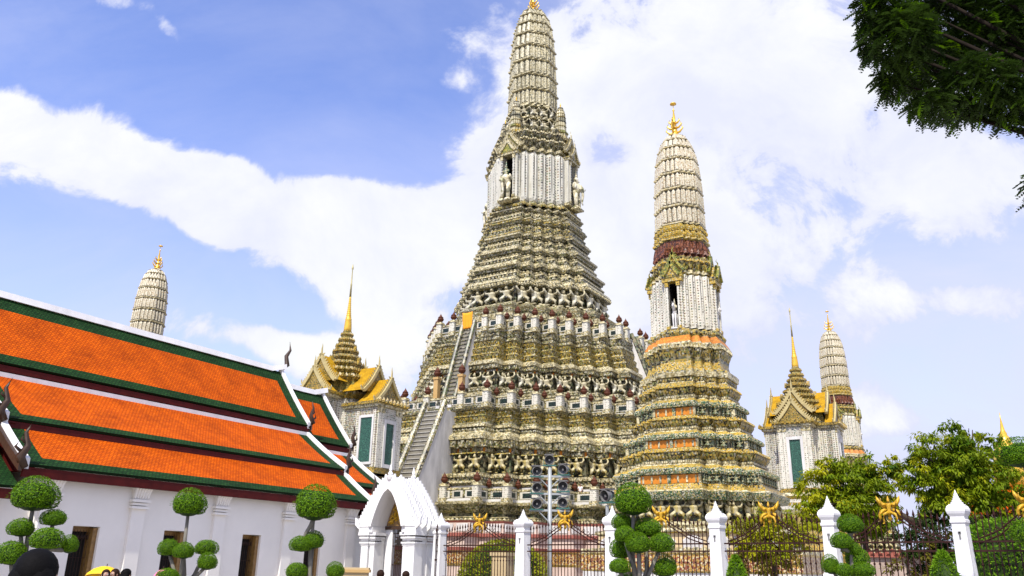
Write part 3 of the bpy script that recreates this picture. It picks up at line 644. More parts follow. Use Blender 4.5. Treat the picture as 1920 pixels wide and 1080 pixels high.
# saffron cloth across the head of the upper stair
b = MB(); vs = []; fs = []
for i in range(13):
    for j in range(9):
        x = -.68+1.36*i/12; z = 26.95+1.95*j/8+.10*(1-((i-6)/6)**2)*-1*(j/8); vs.append((x, -.30+.07*math.sin(i*1.9+j*.4)*(1-j/11), z))
for i in range(12):
    for j in range(8): a = i*9+j; fs.append((a, a+9, a+10, a+1))
b.add(vs, fs); o = b.build('saffron_cloth', 'orange_cloth', None, True); o.matrix_world = T((MX, MY, 0)) @ RZ(-TH) @ face_mat(3, 14.2, 0)
sm = o.modifiers.new('thickness', 'SOLIDIFY'); sm.thickness = .02
tag(o, 'saffron orange cloth hung across the head of the upper stair of the tallest tower', 'cloth')
# ------------------------------------------------------------------ corner prangs
SM = ['china_gold', 'china_yellow', 'china_green', 'china_cream', 'china_dark', 'orange_panel', 'skirt_orange', 'shaft_china_fine', 'china_red', 'cream_wall', 'rail_lattice', 'old_plaster', 'china_grey']
Ag, Ay, Agr, Ac, Ad, Ao, Ask, Ash, Ar, Aw, Arl, Aow, Agy = SM
SI = {mm: i for i, mm in enumerate(SM)}
mosaic('rib_white', [(.6, (.66, .61, .46)), (.3, (.60, .52, .34)), (.1, (.36, .22, .10))], 15, .3)
def corner_prang(loc, label):
    view_local(loc)
    r = thing('corner_prang', label, 'temple tower', (loc[0], loc[1], 0), -TH, 'smaller prangs at the corners of the temple platform')
    F_, N_ = .42, 3
    pf = [(0, 7.2, Aow), (1.5, 7.1, Ay), (1.6, 7.25, Arl), (2.5, 7.25, Ay), (2.6, 7.35, Aw), (2.75, 6.2, Aw), (3.75, 6.1, Ag), (3.85, 6.35, Ac), (4.05, 6.3, Agy), (4.1, 5.7, Ac), (4.45, 5.75, Agr), (4.5, 4.85, Ad), (5.75, 4.85, Agr), (5.78, 5.5, Agr), (6.3, 5.6, Ac), (6.4, 5.45, Ay), (6.45, 5.3, Ay), (6.62, 5.25, Ag), (6.65, 5.1, Ay)]
    tz = [(6.66, 5.1, 4.4), (9.0, 4.35, 3.62), (11.2, 3.58, 2.95), (13.45, 2.95, 2.55)]
    b0 = None; rows_ = []; figs = []
    for i, (z, Ra, Rb) in enumerate(tz[:3]):
        H_ = tz[i+1][0]-z
        S = [(0, Ra, Ay), (.05, Ra-.02, Ad), (.06, Ra-.22, Ad), (.27, Ra-.24, Agr), (.30, Ra-.2, Agr), (.31, Ra+.02, Agr), (.44, Ra+.05, Agr), (.47, Ra-.02, Ay), (.50, Ra-.1, Ay), (.57, Rb+.22, Ac), (.62, Rb+.10, Ag), (.66, Rb+.10, Ad), (.74, Rb+.06, Ag), (.88, Rb+.2, Ag), (.92, Rb+.28, Ay), (.97, Rb+.26, Ag)]
        pf += [(z+H_*t, R_, m_) for t, R_, m_ in S]
        rows_ += [(Ra+.04, z+H_*.31, H_*.14, PETAL, .26, .12, Agr), (Rb+.07, z+H_*.70, H_*.19, LOTUS, .22, .24, Ag), (Rb+.28, z+H_*.92, H_*.09, ANTE, .22, .1, Ay), (Rb+.12, z+H_*.62, H_*.07, BLOCK, .16, .06, Ac), (Ra-.23, z+H_*.07, H_*.2, THIN, .55, .12, Ac)]
        figs.append((Ra-.2, z+H_*.055, H_*.26))
    z = 13.45
    pf += [(z, 3.1, Ay), (z+.2, 3.05, Ac), (z+.3, 2.98, Ag), (z+.55, 3.0, Ag), (z+.6, 3.15, Ac), (z+.95, 3.2, Ag), (z+1.1, 3.1, Ay), (z+1.2, 2.72, Ay), (z+1.75, 2.6, Ag), (z+1.9, 2.62, Ad), (z+2.35, 2.7, Ag), (z+2.6, 2.86, Ag), (z+2.95, 2.86, Ac), (z+3.1, 2.8, Ask), (z+3.2, 2.75, Ask), (z+3.6, 2.5, Ag), (z+3.75, 2.55, Ag), (z+4.0, 2.5, Ag), (z+4.1, 2.38, Ac), (z+4.25, 2.12, Ash), (21.7, 2.0, Ag), (21.8, 2.12, Ac), (22.0, 2.1, Ag), (22.1, 1.98, Ag), (22.5, 2.1, Ag), (22.7, 2.17, Ay), (22.9, 2.02, Ag), (23.1, 2.08, Ag), (23.2, 1.9, Ar), (23.35, 1.88, Ar), (24.5, 1.8, Ag), (24.6, 1.98, Ay), (24.75, 1.95, Ay), (24.8, 1.78, Ay), (25.2, 1.85, Ay), (25.3, 1.76, Ay), (25.75, 1.8, Ay), (25.85, 1.72, Ac)]
    b = tower([p for p in pf if p[0] < 17.7], F_, N_, SM)
    for R_, zz, h, kd, w_, d_, mm in rows_: row(b, R_, zz, h, F_, N_, kd, w_, d_, SI[mm])
    for R_, zz, h in figs:
        for k in range(4):
            a_ = R_*F_*.96; hz_ = h*.86
            for s_ in (-1, 1): x0, x1 = sorted((s_*.12, s_*(a_-.06))); b.box(x0, x1, -.05, .1, 0, hz_, SI[Ao], face_mat(k, R_+.0, zz+.02)); x0, x1 = sorted((s_*(a_-.05), s_*(a_+.10))); b.box(x0, x1, -.12, .1, 0, hz_, SI[Ac], face_mat(k, R_, zz+.02))
            b.box(-.11, .11, -.12, .1, 0, hz_, SI[Agr], face_mat(k, R_, zz+.02))
    row(b, 5.55, 5.82, .45, F_, N_, LOTUS, .26, .18, SI[Agr]); row(b, 5.7, 4.1, .32, F_, N_, PETAL, .3, .15, SI[Ac]); row(b, 3.1, z+.62, .3, F_, N_, PETAL, .24, .1, SI[Ac]); row(b, 2.62, z+2.0, .55, F_, N_, LOTUS, .2, .2, SI[Ag]); row(b, 2.98, z+.3, .25, F_, N_, BLOCK, .2, .08, SI[Ag]); row(b, 2.86, z+2.65, .28, F_, N_, ANTE, .22, .08, SI[Ac])
    row(b, 7.25, 2.62, .3, F_, N_, BLOCK, .5, .06, SI[Ac]); row(b, 2.54, z+3.72, .25, F_, N_, PETAL, .2, .09, SI[Ag])
    row(b, 6.15, 2.85, .8, F_, N_, ([(-.4, 0, 0), (.4, 0, 0), (.4, 0, .6), (.2, 0, .9), (0, 0, 1), (-.2, 0, .9), (-.4, 0, .6)]+[(-.33, 1, .04), (.33, 1, .04), (.33, 1, .58), (.17, 1, .84), (0, 1, .92), (-.17, 1, .84), (-.33, 1, .58)], [(7, 8, 9, 10, 11, 12, 13)]+[(i, (i+1) % 7, 7+(i+1) % 7, 7+i) for i in range(7)]), 1.5, .08, SI[Aow])
    b.build('stepped_base', SM, r)
    SM2 = SM+['recess_shade']; b = tower_notch([p for p in pf if p[0] >= 17.6], F_, N_, SM2, 17.95, 21.1, .36, 1.3, 'recess_shade')
    row(b, 2.1, 17.75, 3.9, F_, N_, BLOCK, .3, .06, SI[Ash], gap=.6); row(b, 2.0, 22.12, .4, F_, N_, LOTUS, .2, .17, SI[Ag]); row(b, 2.16, 22.7, .25, F_, N_, ANTE, .22, .1, SI[Ay]); row(b, 1.86, 23.35, 1.15, F_, N_, PETAL, .34, .17, SI[Ar]); row(b, 1.84, 23.4, .5, F_, N_, ANTE, .22, .2, SI[Ar]); row(b, 1.80, 24.82, .4, F_, N_, PETAL, .2, .15, SI[Ay]); row(b, 1.78, 25.33, .42, F_, N_, PETAL, .2, .15, SI[Ay])
    b.build('niche_storey', SM2, r)
    b = MB(); cob(b, [25.85, 27.3, 28.75, 30.1, 31.4, 32.5, 33.3, 33.85, 34.15], [1.72, 1.71, 1.68, 1.61, 1.49, 1.29, 1.02, .66, .15], .46, 3, .36, 0, 1, 2, .75)
    b.build('ribbed_spire', ['rib_white', 'rib_ledge', 'rib_gap_shade'], r)
    
    link('finial', FINIAL, r, T((0, 0, 34.05)) @ Matrix.Scale(3.1, 4))
    figures(r, 4.9, 4.48, 1.32, F_, N_, ATLAS_Y, .95, .5, .0, 1.2)
    for R_, zz, h in figs: figures(r, R_, zz, h, F_, N_, ATLAS_G, .62, .4, .3, 1.1, 0, 1.5)
    for k in range(4):
        M = porch(r, k, 2.36, 17.6, .66, 3.5, .36, .4, ['shaft_china_fine', 'china_gold', 'china_yellow', 'recess_shade'], .13, ['pediment_green', 'china_yellow'], 1.45)
        b = MB(); b.ell((0, 0, 1.15), (.16, .24, .24), 0, 8, 6); b.tube([(0, -.12, 1.25), (0, -.24, 1.55), (0, -.28, 1.72)], [.13, .1, .085], 7); b.tube([(0, -.26, 1.74), (0, -.38, 1.6), (0, -.42, 1.48)], [.09, .075, .055], 6)
        for s in (-1, 1):
            b.tube([(s*.09, -.12, 1.05), (s*.09, -.16, .55), (s*.09, -.14, .1), (s*.09, -.16, 0)], [.085, .055, .045, .06], 6); b.tube([(s*.09, .14, 1.05), (s*.09, .18, .5), (s*.09, .16, 0)], [.09, .06, .05], 6); b.tube([(s*.06, -.26, 1.8), (s*.07, -.26, 1.92)], [.03, .008], 4)
        b.box(-.22, .22, -.3, .35, -.1, 0)
        hs = b.build('horse_statue', 'old_plaster', r, True); hs.matrix_local = M @ T((0, .12, .1))
        q = MB(); q.lathe([(.13, 0), (.11, .2), (.14, .38), (.06, .46)], 8); q.ell((0, 0, .55), (.075, .08, .09)); q.lathe([(.075, .6), (.05, .7), (.01, .9)], 6)
        for s in (-1, 1): q.tube([(s*.12, 0, .36), (s*.18, -.08, .2), (s*.08, -.16, .18)], [.045, .035, .03], 5)
        q.build('rider', 'statue_stone', hs, True).matrix_local = T((0, .02, 1.3))
    return r
near_prang = corner_prang((12.7, 56.5), 'nearest small tower with gold and green tiers, orange panels and a white ribbed spire')
refresh()
for loc, lb in (((-41.7, 89.2), 'pale ribbed tower spire rising alone behind the long orange roof'), ((45.3, 110.7), 'small pale tower behind the building with the green door, its base among garden trees')):
    c = copy_tree(near_prang); c.location = (loc[0], loc[1], 0); c['label'] = lb
# ------------------------------------------------------------------ spired pavilions (mondops)
MO = ['pavilion_china', 'gilt_mosaic', 'china_cream', 'old_plaster', 'green_lattice', 'olive_mosaic', 'shaft_china_fine']
def pavilion(loc, label, arms):
    """cross-plan pavilion: arms = {face: reach}; gabled arms under a stepped gilded pyramid and needle spire"""
    view_local(loc); r = thing('spired_pavilion', label, 'pavilion', (loc[0], loc[1], 0), -TH, 'spired pavilions beside the great tower')
    b = tower([(0, 5.0, 'old_plaster'), (2, 4.9, 'china_cream'), (2.4, 5.0, 'gilt_mosaic'), (4.5, 4.6, 'china_cream'), (4.8, 4.8, 'gilt_mosaic'), (6.8, 4.3, 'china_cream'), (7.2, 4.5, 'pavilion_china'), (8.2, 4.2, 'gilt_mosaic'), (8.5, 4.35, 'china_cream'), (8.8, 4.2, 'china_cream')], .5, 3, MO)
    row(b, 4.6, 2.6, .6, .5, 3, PETAL, .5, .2, 1); row(b, 4.3, 7.3, .6, .5, 3, BLOCK, .5, .08, 1); b.build('base', MO, r)
    b = tower([(8.8, 2.65, 'gilt_mosaic'), (9.2, 2.5, 'pavilion_china'), (15.3, 2.45, 'gilt_mosaic'), (15.6, 2.7, 'china_cream'), (15.9, 2.75, 'gilt_mosaic'), (16.1, 2.5, 'olive_mosaic'), (16.9, 2.3, 'gilt_mosaic'), (17.2, 2.5, 'gilt_mosaic')], .5, 3, MO); row(b, 2.48, 9.3, 5.9, .5, 3, BLOCK, .55, .1, 6); row(b, 2.55, 15.3, .5, .5, 3, LOTUS, .3, .2, 1)
    b.build('core_wall', MO, r)
    HW = 1.6
    for k, (q, low) in arms.items():
        M = face_mat(k, q, 0); dz = -.9 if low else 0; zt = 15.2+dz; inn = q-1.9
        b = MB(); b.box(-HW, HW, 0, inn, 8.8, zt, 0); b.box(-HW-.12, HW+.12, -.14, inn, 8.8, 9.25, 1)
        for s in (-1, 1):
            for w0 in (HW-.42, .78):
                x0, x1 = sorted((s*w0, s*(w0+.36))); b.box(x0, x1, -.13, 0, 9.25, zt-.5, 6); b.box(x0-.05, x1+.05, -.18, 0, zt-.5, zt-.02, 2)
            x0, x1 = sorted((s*HW, s*(HW+.1)))
            for y in (.0, inn*.5, inn-.35): b.box(x0, x1, y+.02, y+.34, 9.25, zt-.3, 6)
        b.box(-.78, .78, -.13, -.002, zt-1.0, zt-.02, 0)
        b.box(-HW-.25, HW+.25, -.3, inn, zt, zt+.22, 2); b.box(-HW-.4, HW+.4, -.42, inn, zt+.22, zt+.45, 1)
        for i in range(9): x = -HW-.3+(2*HW+.6)*i/8; b.add(ANTE[0], ANTE[1], 1, Matrix(((.34, 0, 0, x), (0, -.2, 0, -.42), (0, 0, .5, zt+.3), (0, 0, 0, 1))))
        b.build('arm_wall', MO, r).matrix_local = M
        d = MB(); d.box(-.52, .52, -.08, -.02, 9.6, zt-1.3, 0)
        for s in (-1, 1): x0, x1 = sorted((s*.52, s*.78)); d.box(x0, x1, -.2, -.003, 9.3, zt-1.0, 1)
        d.box(-.52, .52, -.2, -.003, zt-1.3, zt-1.0, 1); d.box(-.52, .52, -.2, -.003, 9.3, 9.6, 1)
        d.build('door', ['green_lattice', 'old_plaster'], r).matrix_local = M
        if inn > 2.4:
            for s in (-1, 1):
                d = MB(); yc = inn*.27; d.box(-.02, .06, yc-.62, yc+.62, 9.7, zt-.9, 0); 
                for y in (yc-.8, yc+.62): d.box(-.02, .14, y, y+.18, 9.5, zt-.7, 1)
                d.box(-.02, .14, yc-.62, yc+.62, zt-.9, zt-.7, 1); d.box(-.02, .14, yc-.62, yc+.62, 9.5, 9.7, 1)
                d.build('window', ['green_lattice', 'old_plaster'], r).matrix_local = M @ T((s*(HW+.03), 0, 0)) @ (Matrix.Identity(4) if s > 0 else Matrix.Scale(-1, 4, (1, 0, 0)))
        for j, (w, h, y, z, ln) in enumerate(((HW+.28, 2.3, .05, zt+.45, inn*.5), (HW+.28, 2.5, inn*.42, zt+1.5, inn*.6+.9))):
            g = MB(); n_ = 6; o = gable_out(w+.12, h-.12)[::2]; vs = []; fs = []
            sl_ = [0]
            for i in range(1, len(o)): sl_.append(sl_[-1]+math.hypot(o[i][0]-o[i-1][0], o[i][1]-o[i-1][1]))
            for s in (-1, 1):
                base = len(vs)
                for (x, zz) in o: vs += [(s*x, y+.1, z+zz), (s*x, y+ln, z+zz)]
                for i in range(len(o)-1): a = base+2*i; fs.append((a, a+1, a+3, a+2) if s < 0 else (a, a+2, a+3, a+1))
            g.add(vs, fs); rf = g.build('roof', 'roof_yellow', r, True, lambda v: (v.y, v.z*1.4)); rf.matrix_local = M
            g = MB(); gable(g, w, h, .14, .2, 0, 1, 0); g.build('gable', ['cream_border', 'gilt_mosaic'], r).matrix_local = M @ T((0, y, z))
    # stepped pyramid
    pr = []; zs = [17.0, 17.75, 18.45, 19.1, 19.7, 20.3, 20.85, 21.4, 21.9]; Rs = [2.45, 1.98, 1.60, 1.30, 1.06, .85, .66, .50, .37]
    for i in range(8):
        h = zs[i+1]-zs[i]; pr += [(zs[i], Rs[i], 'gilt_mosaic'), (zs[i]+h*.3, Rs[i]*1.03, 'gilt_mosaic'), (zs[i]+h*.36, Rs[i]*.86, 'olive_mosaic'), (zs[i]+h*.95, Rs[i+1]*.94, 'gilt_mosaic')]
    pr += [(21.9, .37, 'gilt_mosaic'), (22.0, .34, 'gilt_mosaic')]
    b = tower(pr, .5, 3, MO)
    for i in range(8): h = zs[i+1]-zs[i]; row(b, Rs[i]*1.02, zs[i]+h*.28, h*.5, .5, 3, ANTE, .30*(1-i*.07), .10, 1, .4); row(b, Rs[i]*.87, zs[i]+h*.36, h*.5, .5, 3, PETAL, .24, .12, 1, .4)
    for k in range(4):
        for i in range(0, 6, 2): b.prism([(-.3*(1-i*.1), 0), (.3*(1-i*.1), 0), (0, .8*(1-i*.08))], -.2, .12, 1, face_mat(k, Rs[i]*1.02, zs[i]+.15))
    b.build('stepped_roof', MO, r)
    b = MB(); p = [(.34, 21.9), (.36, 22.2), (.33, 22.6), (.29, 23.0), (.31, 23.1), (.25, 23.2)]; z = 23.2; rr = .24
    while z < 25.4: p += [(rr, z), (rr*1.12, z+.07), (rr*.92, z+.16)]; z += .2; rr *= .905
    p += [(.095, 25.31), (.075, 26.4), (.095, 26.5), (.065, 26.6), (.048, 27.6), (.04, 28.0), (.09, 28.08), (.085, 28.25), (.01, 28.6)]
    b.lathe([q for q in p if q[1] < 25.3], 10); b.lathe([q for q in p if q[1] >= 25.3], 8, 1); b.build('needle_spire', ['gold', 'spire_grey'], r, True)
    return r
pavilion((-15.1, 71.8), 'gilded spired pavilion with yellow gable roofs rising behind the end of the orange roof', {3: (3.7, False), 2: (3.4, False), 1: (3.4, False), 0: (5.6, True)})
pavilion((29.95, 83.05), 'white spired pavilion with a tall green lattice door under a double gold gable', {3: (3.7, False), 0: (3.5, False), 2: (3.3, False), 1: (3.4, False)})
# ------------------------------------------------------------------ the long hall with the orange roof
UV_ = -LV
def base_at(rn, al): p = RV*rn+UV_*al; return (p.x, p.y, 0)
AL0, RN0 = 16.87, -25.
hall = thing('temple_hall', 'long white hall under a three-tiered orange roof edged with green tiles', 'temple hall', base_at(RN0, AL0), math.pi/2-TH)
def prof_tier(pts, n=10):
    out = []
    for i in range(len(pts)-1):
        for k in range(n): t = k/n; out.append((pts[i][0]+(pts[i+1][0]-pts[i][0])*t, pts[i][1]+(pts[i+1][1]-pts[i][1])*t))
    return out+[pts[-1]]
def curve3(p0, p1, p2, n=9):
    return [((1-t)**2*p0[0]+2*t*(1-t)*p1[0]+t*t*p2[0], (1-t)**2*p0[1]+2*t*(1-t)*p1[1]+t*t*p2[1]) for t in [i/(n-1) for i in range(n)]]
TOP = curve3((1.88, 6.80), (1.05, 7.70), (0.02, 9.13)); MID = curve3((3.98, 5.02), (2.9, 5.62), (1.82, 6.44)); LOW = curve3((5.32, 3.82), (4.6, 4.28), (3.86, 4.86))
def roof_tier(pf, x0, x1, dz, side, top_green, gb=.36, ge=.44, tg=.62):
    """one slope: eave to upper edge; green borders along the eave, both ends and (ridge tier) the top"""
    L_ = [0]
    for i in range(1, len(pf)): L_.append(L_[-1]+math.hypot(pf[i][0]-pf[i-1][0], pf[i][1]-pf[i-1][1]))
    def ev(d):
        for i in range(1, len(pf)):
            if d <= L_[i]+1e-9: t = (d-L_[i-1])/(L_[i]-L_[i-1]); return [pf[i-1][j]+(pf[i][j]-pf[i-1][j])*t for j in (0, 1)]
    ds = sorted(set([0, gb]+[l for l in L_ if gb < l]+([L_[-1]-tg] if top_green else []))); xs = [x0, x0+ge, x1-ge, x1]
    b = MB(); vs = []; uv = {}
    for d in ds:
        y, z = ev(d)
        for x in xs: vs.append((x, -y*side, z+dz))
    fs = []; ms = []
    for j in range(len(ds)-1):
        for i in range(3):
            a = j*4+i; f = (a, a+1, a+5, a+4); fs.append(f if side > 0 else f[::-1])
            ms.append(1 if (j == 0 or i != 1 or (top_green and ds[j] >= L_[-1]-tg-1e-6)) else 0)
    o = len(b.v); b.v += vs; b.f += [list(f) for f in fs]; b.m += ms
    dmap = {round(v[2], 5): d for v, d in zip(vs[::4], ds)}
    ob = b.build('roof_tier', ['roof_orange', 'roof_green'], hall, False, lambda v: (v.x, dmap[round(v.z, 5)] if round(v.z, 5) in dmap else min(dmap.items(), key=lambda kv: abs(kv[0]-v.z))[1]))
    md = ob.modifiers.new('thickness', 'SOLIDIFY'); md.thickness = .07; md.offset = -1
    return ob
def bargeboard(pf, x, dz, side, w=.16, h=.13, out=1, mat='white_plaster'):
    b = MB(); vs = []; fs = []
    for (y, z) in pf:
        for dx in (0, w*out):
            for dh in (-.12, h): vs.append((x+dx, -y*side, z+dz+dh))
    n = len(pf)
    for i in range(n-1): a = 4*i; c = a+4; fs += [(a, a+1, c+1, c), (a+2, c+2, c+3, a+3), (a+1, a+3, c+3, c+1), (a, c, c+2, a+2)]
    fs += [(0, 2, 3, 1), (4*n-4, 4*n-3, 4*n-1, 4*n-2)]; b.add(vs, fs); return b.build('bargeboard', mat, hall)
def horn(x, y, z, h, lean, mat='dark_wood', nm='roof_horn'):
    """carved wooden finial curling up at a gable foot"""
    b = MB(); pts = [(0, 0, -.12), (lean*.15, 0, .12*h), (lean*.02, 0, .4*h), (lean*.12, 0, .72*h), (lean*.02, 0, h)]
    b.tube(pts, [.09, .11, .075, .045, .006], 6); b.tube([(lean*.1, 0, .22*h), (lean*.3, 0, .36*h), (lean*.24, 0, .5*h)], [.05, .035, .004], 5); b.tube([(lean*.05, 0, .45*h), (lean*.2, 0, .55*h), (lean*.17, 0, .68*h)], [.04, .028, .004], 5)
    o = b.build(nm, mat, hall, True); o.location = (x, y, z)
for (xa, xb, dz, e0, e1) in ((10.75-AL0, 23.0-AL0, 0, 1, 1), (23.12-AL0, 25.5-AL0, -.52, 0, 1), (8.2-AL0, 10.63-AL0, -.52, 1, 0)):
    for side in (1, -1):
        for pf, tg in ((TOP, True), (MID, False), (LOW, False)):
            roof_tier(pf, xa, xb, dz, side, tg)
            if e0: bargeboard(pf, xa-.002, dz, side, out=-1); bargeboard([(y+.03, z-.02) for y, z in pf], xa-.165, dz-.04, side, .09, .10, -1, 'dark_wood'); horn(xa-.1, -pf[0][0]*side, pf[0][1]+dz+.02, .95, -1)
            if e1: bargeboard(pf, xb+.002, dz, side); bargeboard([(y+.03, z-.02) for y, z in pf], xb+.165, dz-.04, side, .05, .08, 1, 'carved_pink'); horn(xb+.1, -pf[0][0]*side, pf[0][1]+dz+.02, .95, 1)
            y0, z0 = pf[0]; ya, yb = sorted((-side*(y0-.02), -side*(y0-.10)))
            b = MB(); b.box(xa-.1*e0, xb+.1*e1, ya, yb, z0+dz-(.30 if pf is LOW else .24), z0+dz-.075); b.build('fascia', 'red_paint', hall)
            if not tg:
                y1, z1 = pf[-1]; ya, yb = sorted((-side*(y1+.05), -side*(y1-.08))); b = MB(); b.box(xa-.02, xb+.02, ya, yb, z1+dz-.05, z1+dz+.09); b.build('ridge_strip', 'white_plaster', hall)
    b = MB(); pts = [(xa-.25*e0, 9.19+dz+.2*e0), (xa+.5*e0, 9.16+dz), ((xa+xb)/2, 9.15+dz), (xb-.5*e1, 9.16+dz), (xb+.25*e1, 9.19+dz+.2*e1)]
    for (xp, zp), (xq, zq) in zip(pts, pts[1:]): b.add([(xp, -.15, zp-.10), (xq, -.15, zq-.10), (xq, .15, zq-.10), (xp, .15, zp-.10), (xp, -.1, zp+.11), (xq, -.1, zq+.11), (xq, .1, zq+.11), (xp, .1, zp+.11)], [(3, 2, 1, 0), (4, 5, 6, 7), (0, 1, 5, 4), (1, 2, 6, 5), (2, 3, 7, 6), (3, 0, 4, 7)])
    b.build('roof_ridge', 'white_plaster', hall)
    # gable end walls filling the tiers
    for e, x in ((e0, xa+.14), (e1, xb-.14)):
        if not e: continue
        o = [(y, z+dz-.12) for y, z in LOW]+[(y, z+dz-.12) for y, z in MID]+[(y, z+dz-.12) for y, z in TOP]
        rg = [(y, z) for y, z in o]; lf = [(-y, z) for y, z in reversed(o)]; b = MB(); n = len(rg+lf); vs = [(x-.06, -y, z) for y, z in rg+lf]+[(x+.06, -y, z) for y, z in rg+lf]
        b.add(vs, [tuple(range(n)), tuple(range(2*n-1, n-1, -1))]+[(i, (i+1) % n, n+(i+1) % n, n+i) for i in range(n)]); b.build('gable_wall', 'red_paint', hall)
b = MB(); b.tube([(23.15-AL0, 0, 9.3), (23.36-AL0, 0, 9.5), (23.27-AL0, 0, 9.85), (23.46-AL0, 0, 10.15), (23.38-AL0, 0, 10.5)], [.08, .11, .085, .05, .008], 6); b.build('roof_horn', 'dark_wood', hall, True)
b = MB(); b.tube([(10.6-AL0, 0, 9.3), (10.39-AL0, 0, 9.5), (10.48-AL0, 0, 9.85), (10.29-AL0, 0, 10.15), (10.37-AL0, 0, 10.5)], [.08, .11, .085, .05, .008], 6); b.build('roof_horn', 'dark_wood', hall, True)
# walls with real window openings
WINS = [12.3, 14.92, 17.66, 20.28]
def holed_wall(x0, x1, y, z1, wins, zb, zt, ww, dep):
    b = MB(); xs = [x0]
    for w in wins: xs += [w, w+ww]
    xs.append(x1)
    for i in range(len(xs)-1):
        if i % 2 == 0: b.box(xs[i], xs[i+1], y, y+dep, 0, z1)
        else: b.box(xs[i], xs[i+1], y, y+dep, 0, zb); b.box(xs[i], xs[i+1], y, y+dep, zt, z1)
    return b
b = holed_wall(11.3-AL0, 22.7-AL0, -5.0, 3.95, [w-AL0 for w in WINS], .8, 2.5, .72, .42)
b.box(11.3-AL0, 22.7-AL0, 4.6, 5.0, 0, 3.9); b.box(11.3-AL0, 11.7-AL0, -4.58, 4.6, 0, 3.9); b.box(22.3-AL0, 22.7-AL0, -4.58, 4.6, 0, 3.9)
b.box(22.7-AL0, 25.0-AL0, -4.75, 4.7, 0, 3.35); b.box(8.8-AL0, 11.3-AL0, -4.75, 4.7, 0, 3.35); b.build('wall', 'hall_plaster', hall)
for w in WINS:
    x = w-AL0; b = MB()
    for xx in (x, x+.62): b.box(xx, xx+.10, -4.70, -4.6, .8, 2.5)
    b.box(x+.1, x+.62, -4.70, -4.6, 2.38, 2.5); b.box(x+.1, x+.62, -4.70, -4.6, .8, .92); b.box(x+.60, x+.715, -4.92, -4.70, .85, 2.47)
    f = b.build('window', 'window_gilt', hall); b = MB(); b.add([(x, -4.59, .8), (x+.72, -4.59, .8), (x+.72, -4.59, 2.5), (x, -4.59, 2.5)], [(0, 1, 2, 3)]); b.build('shade_backing', 'recess_shade', f)  # sheet behind the grille, the unlit interior painted as black
    b = MB()
    for i in range(7): b.tube([(x+.12+i*.08, -4.76, .85), (x+.12+i*.08, -4.76, 2.42)], .007, 4)
    for z in (1.2, 1.75, 2.2): b.tube([(x+.1, -4.76, z), (x+.6, -4.76, z)], .007, 4)
    for i in range(6): b.lathe([(.005, 2.2), (.022, 2.24), (.005, 2.3)], 5, 0, T((x+.16+i*.08, -4.76, 0)))
    b.build('grille', 'iron', f)
for al in (11.55, 13.98, 16.67, 19.41, 22.35):
    x = al-AL0; b = MB(); b.box(x-.2, x+.2, -5.09, -5.001, 0, 3.0)
    for z, e in ((3.0, .06), (3.09, .03), (3.17, .07)): b.box(x-.2-e, x+.2+e, -5.10-e, -5.001, z, z+.065, 0)
    b.box(x-.20, x+.20, -5.12, -5.001, 3.24, 3.26); 
    for i in range(5): b.add([(x-.2+i*.08, -5.10, 3.26), (x-.12+i*.08, -5.10, 3.26), (x-.13+i*.085, -5.2, 3.55), (x-.23+i*.085, -5.2, 3.55), (x-.2+i*.08, -5.001, 3.26), (x-.12+i*.08, -5.001, 3.26), (x-.12+i*.085, -5.001, 3.56), (x-.23+i*.085, -5.001, 3.56)], [(0, 1, 2, 3), (1, 5, 6, 2), (4, 0, 3, 7), (3, 2, 6, 7)])
    for i in range(6): b.tube([(x-.19+i*.076, -5.11, 3.27), (x-.20+i*.08, -5.15, 3.45), (x-.215+i*.086, -5.21, 3.56)], [.034, .04, .046], 6)
    b.box(x-.26, x+.26, -5.23, -5.001, 3.56, 3.66); b.build('pilaster', 'hall_plaster', hall)
# ------------------------------------------------------------------ white arched gate
gt = thing('gate_arch', 'white pointed gate arch with a flame-edged roof and a gold tympanum inside', 'gate', base_at(-17.92, 22.0), -TH)
def arch_pts(w, zs, za, n=9, pw=.62):
    return [(w*(1-(i/(n-1)))**pw*(1+.03*math.sin(math.pi*i/(n-1))), zs+(za-zs)*(i/(n-1))) for i in range(n)]
OWD, GD = .60, 1.05
b = MB()
for s in (-1, 1):
    for y0, y1 in ((0, .40), (GD-.40, GD)):
        for w0, w1, pr_ in ((OWD, .80, .0), (.84, 1.12, -.06)):
            x0, x1 = sorted((s*w0, s*w1)); yy0 = y0+(pr_ if y0 == 0 else 0); yy1 = y1-(pr_ if y0 else 0)
            b.box(x0, x1, yy0, yy1, 0, 2.3); e = .05
            for z, ee in ((2.3, .02), (2.36, .05), (2.46, .02), (2.52, .06), (2.62, .09)): b.box(x0-ee, x1+ee, yy0-ee, yy1+ee, z, z+(.055 if z < 2.6 else .1))
            b.box(x0-.04, x1+.04, yy0-.04, yy1+.04, 0, .5)
    x0, x1 = sorted((s*.80, s*.84)); b.box(x0, x1, .1, GD-.1, 0, 2.72)
    x0, x1 = sorted((s*(OWD+.04), s*1.09)); b.box(x0, x1, .40, GD-.40, 0, 2.55)
    x0, x1 = sorted((s*(OWD+.02), s*1.2)); b.box(x0, x1, -.14, GD+.14, 2.72, 2.9)
b.build('pillars', 'white_plaster', gt)
out = arch_pts(1.17, 2.9, 4.52, 11, .80); inn = arch_pts(.64, 2.9, 4.12, 11, .60)
b = MB()
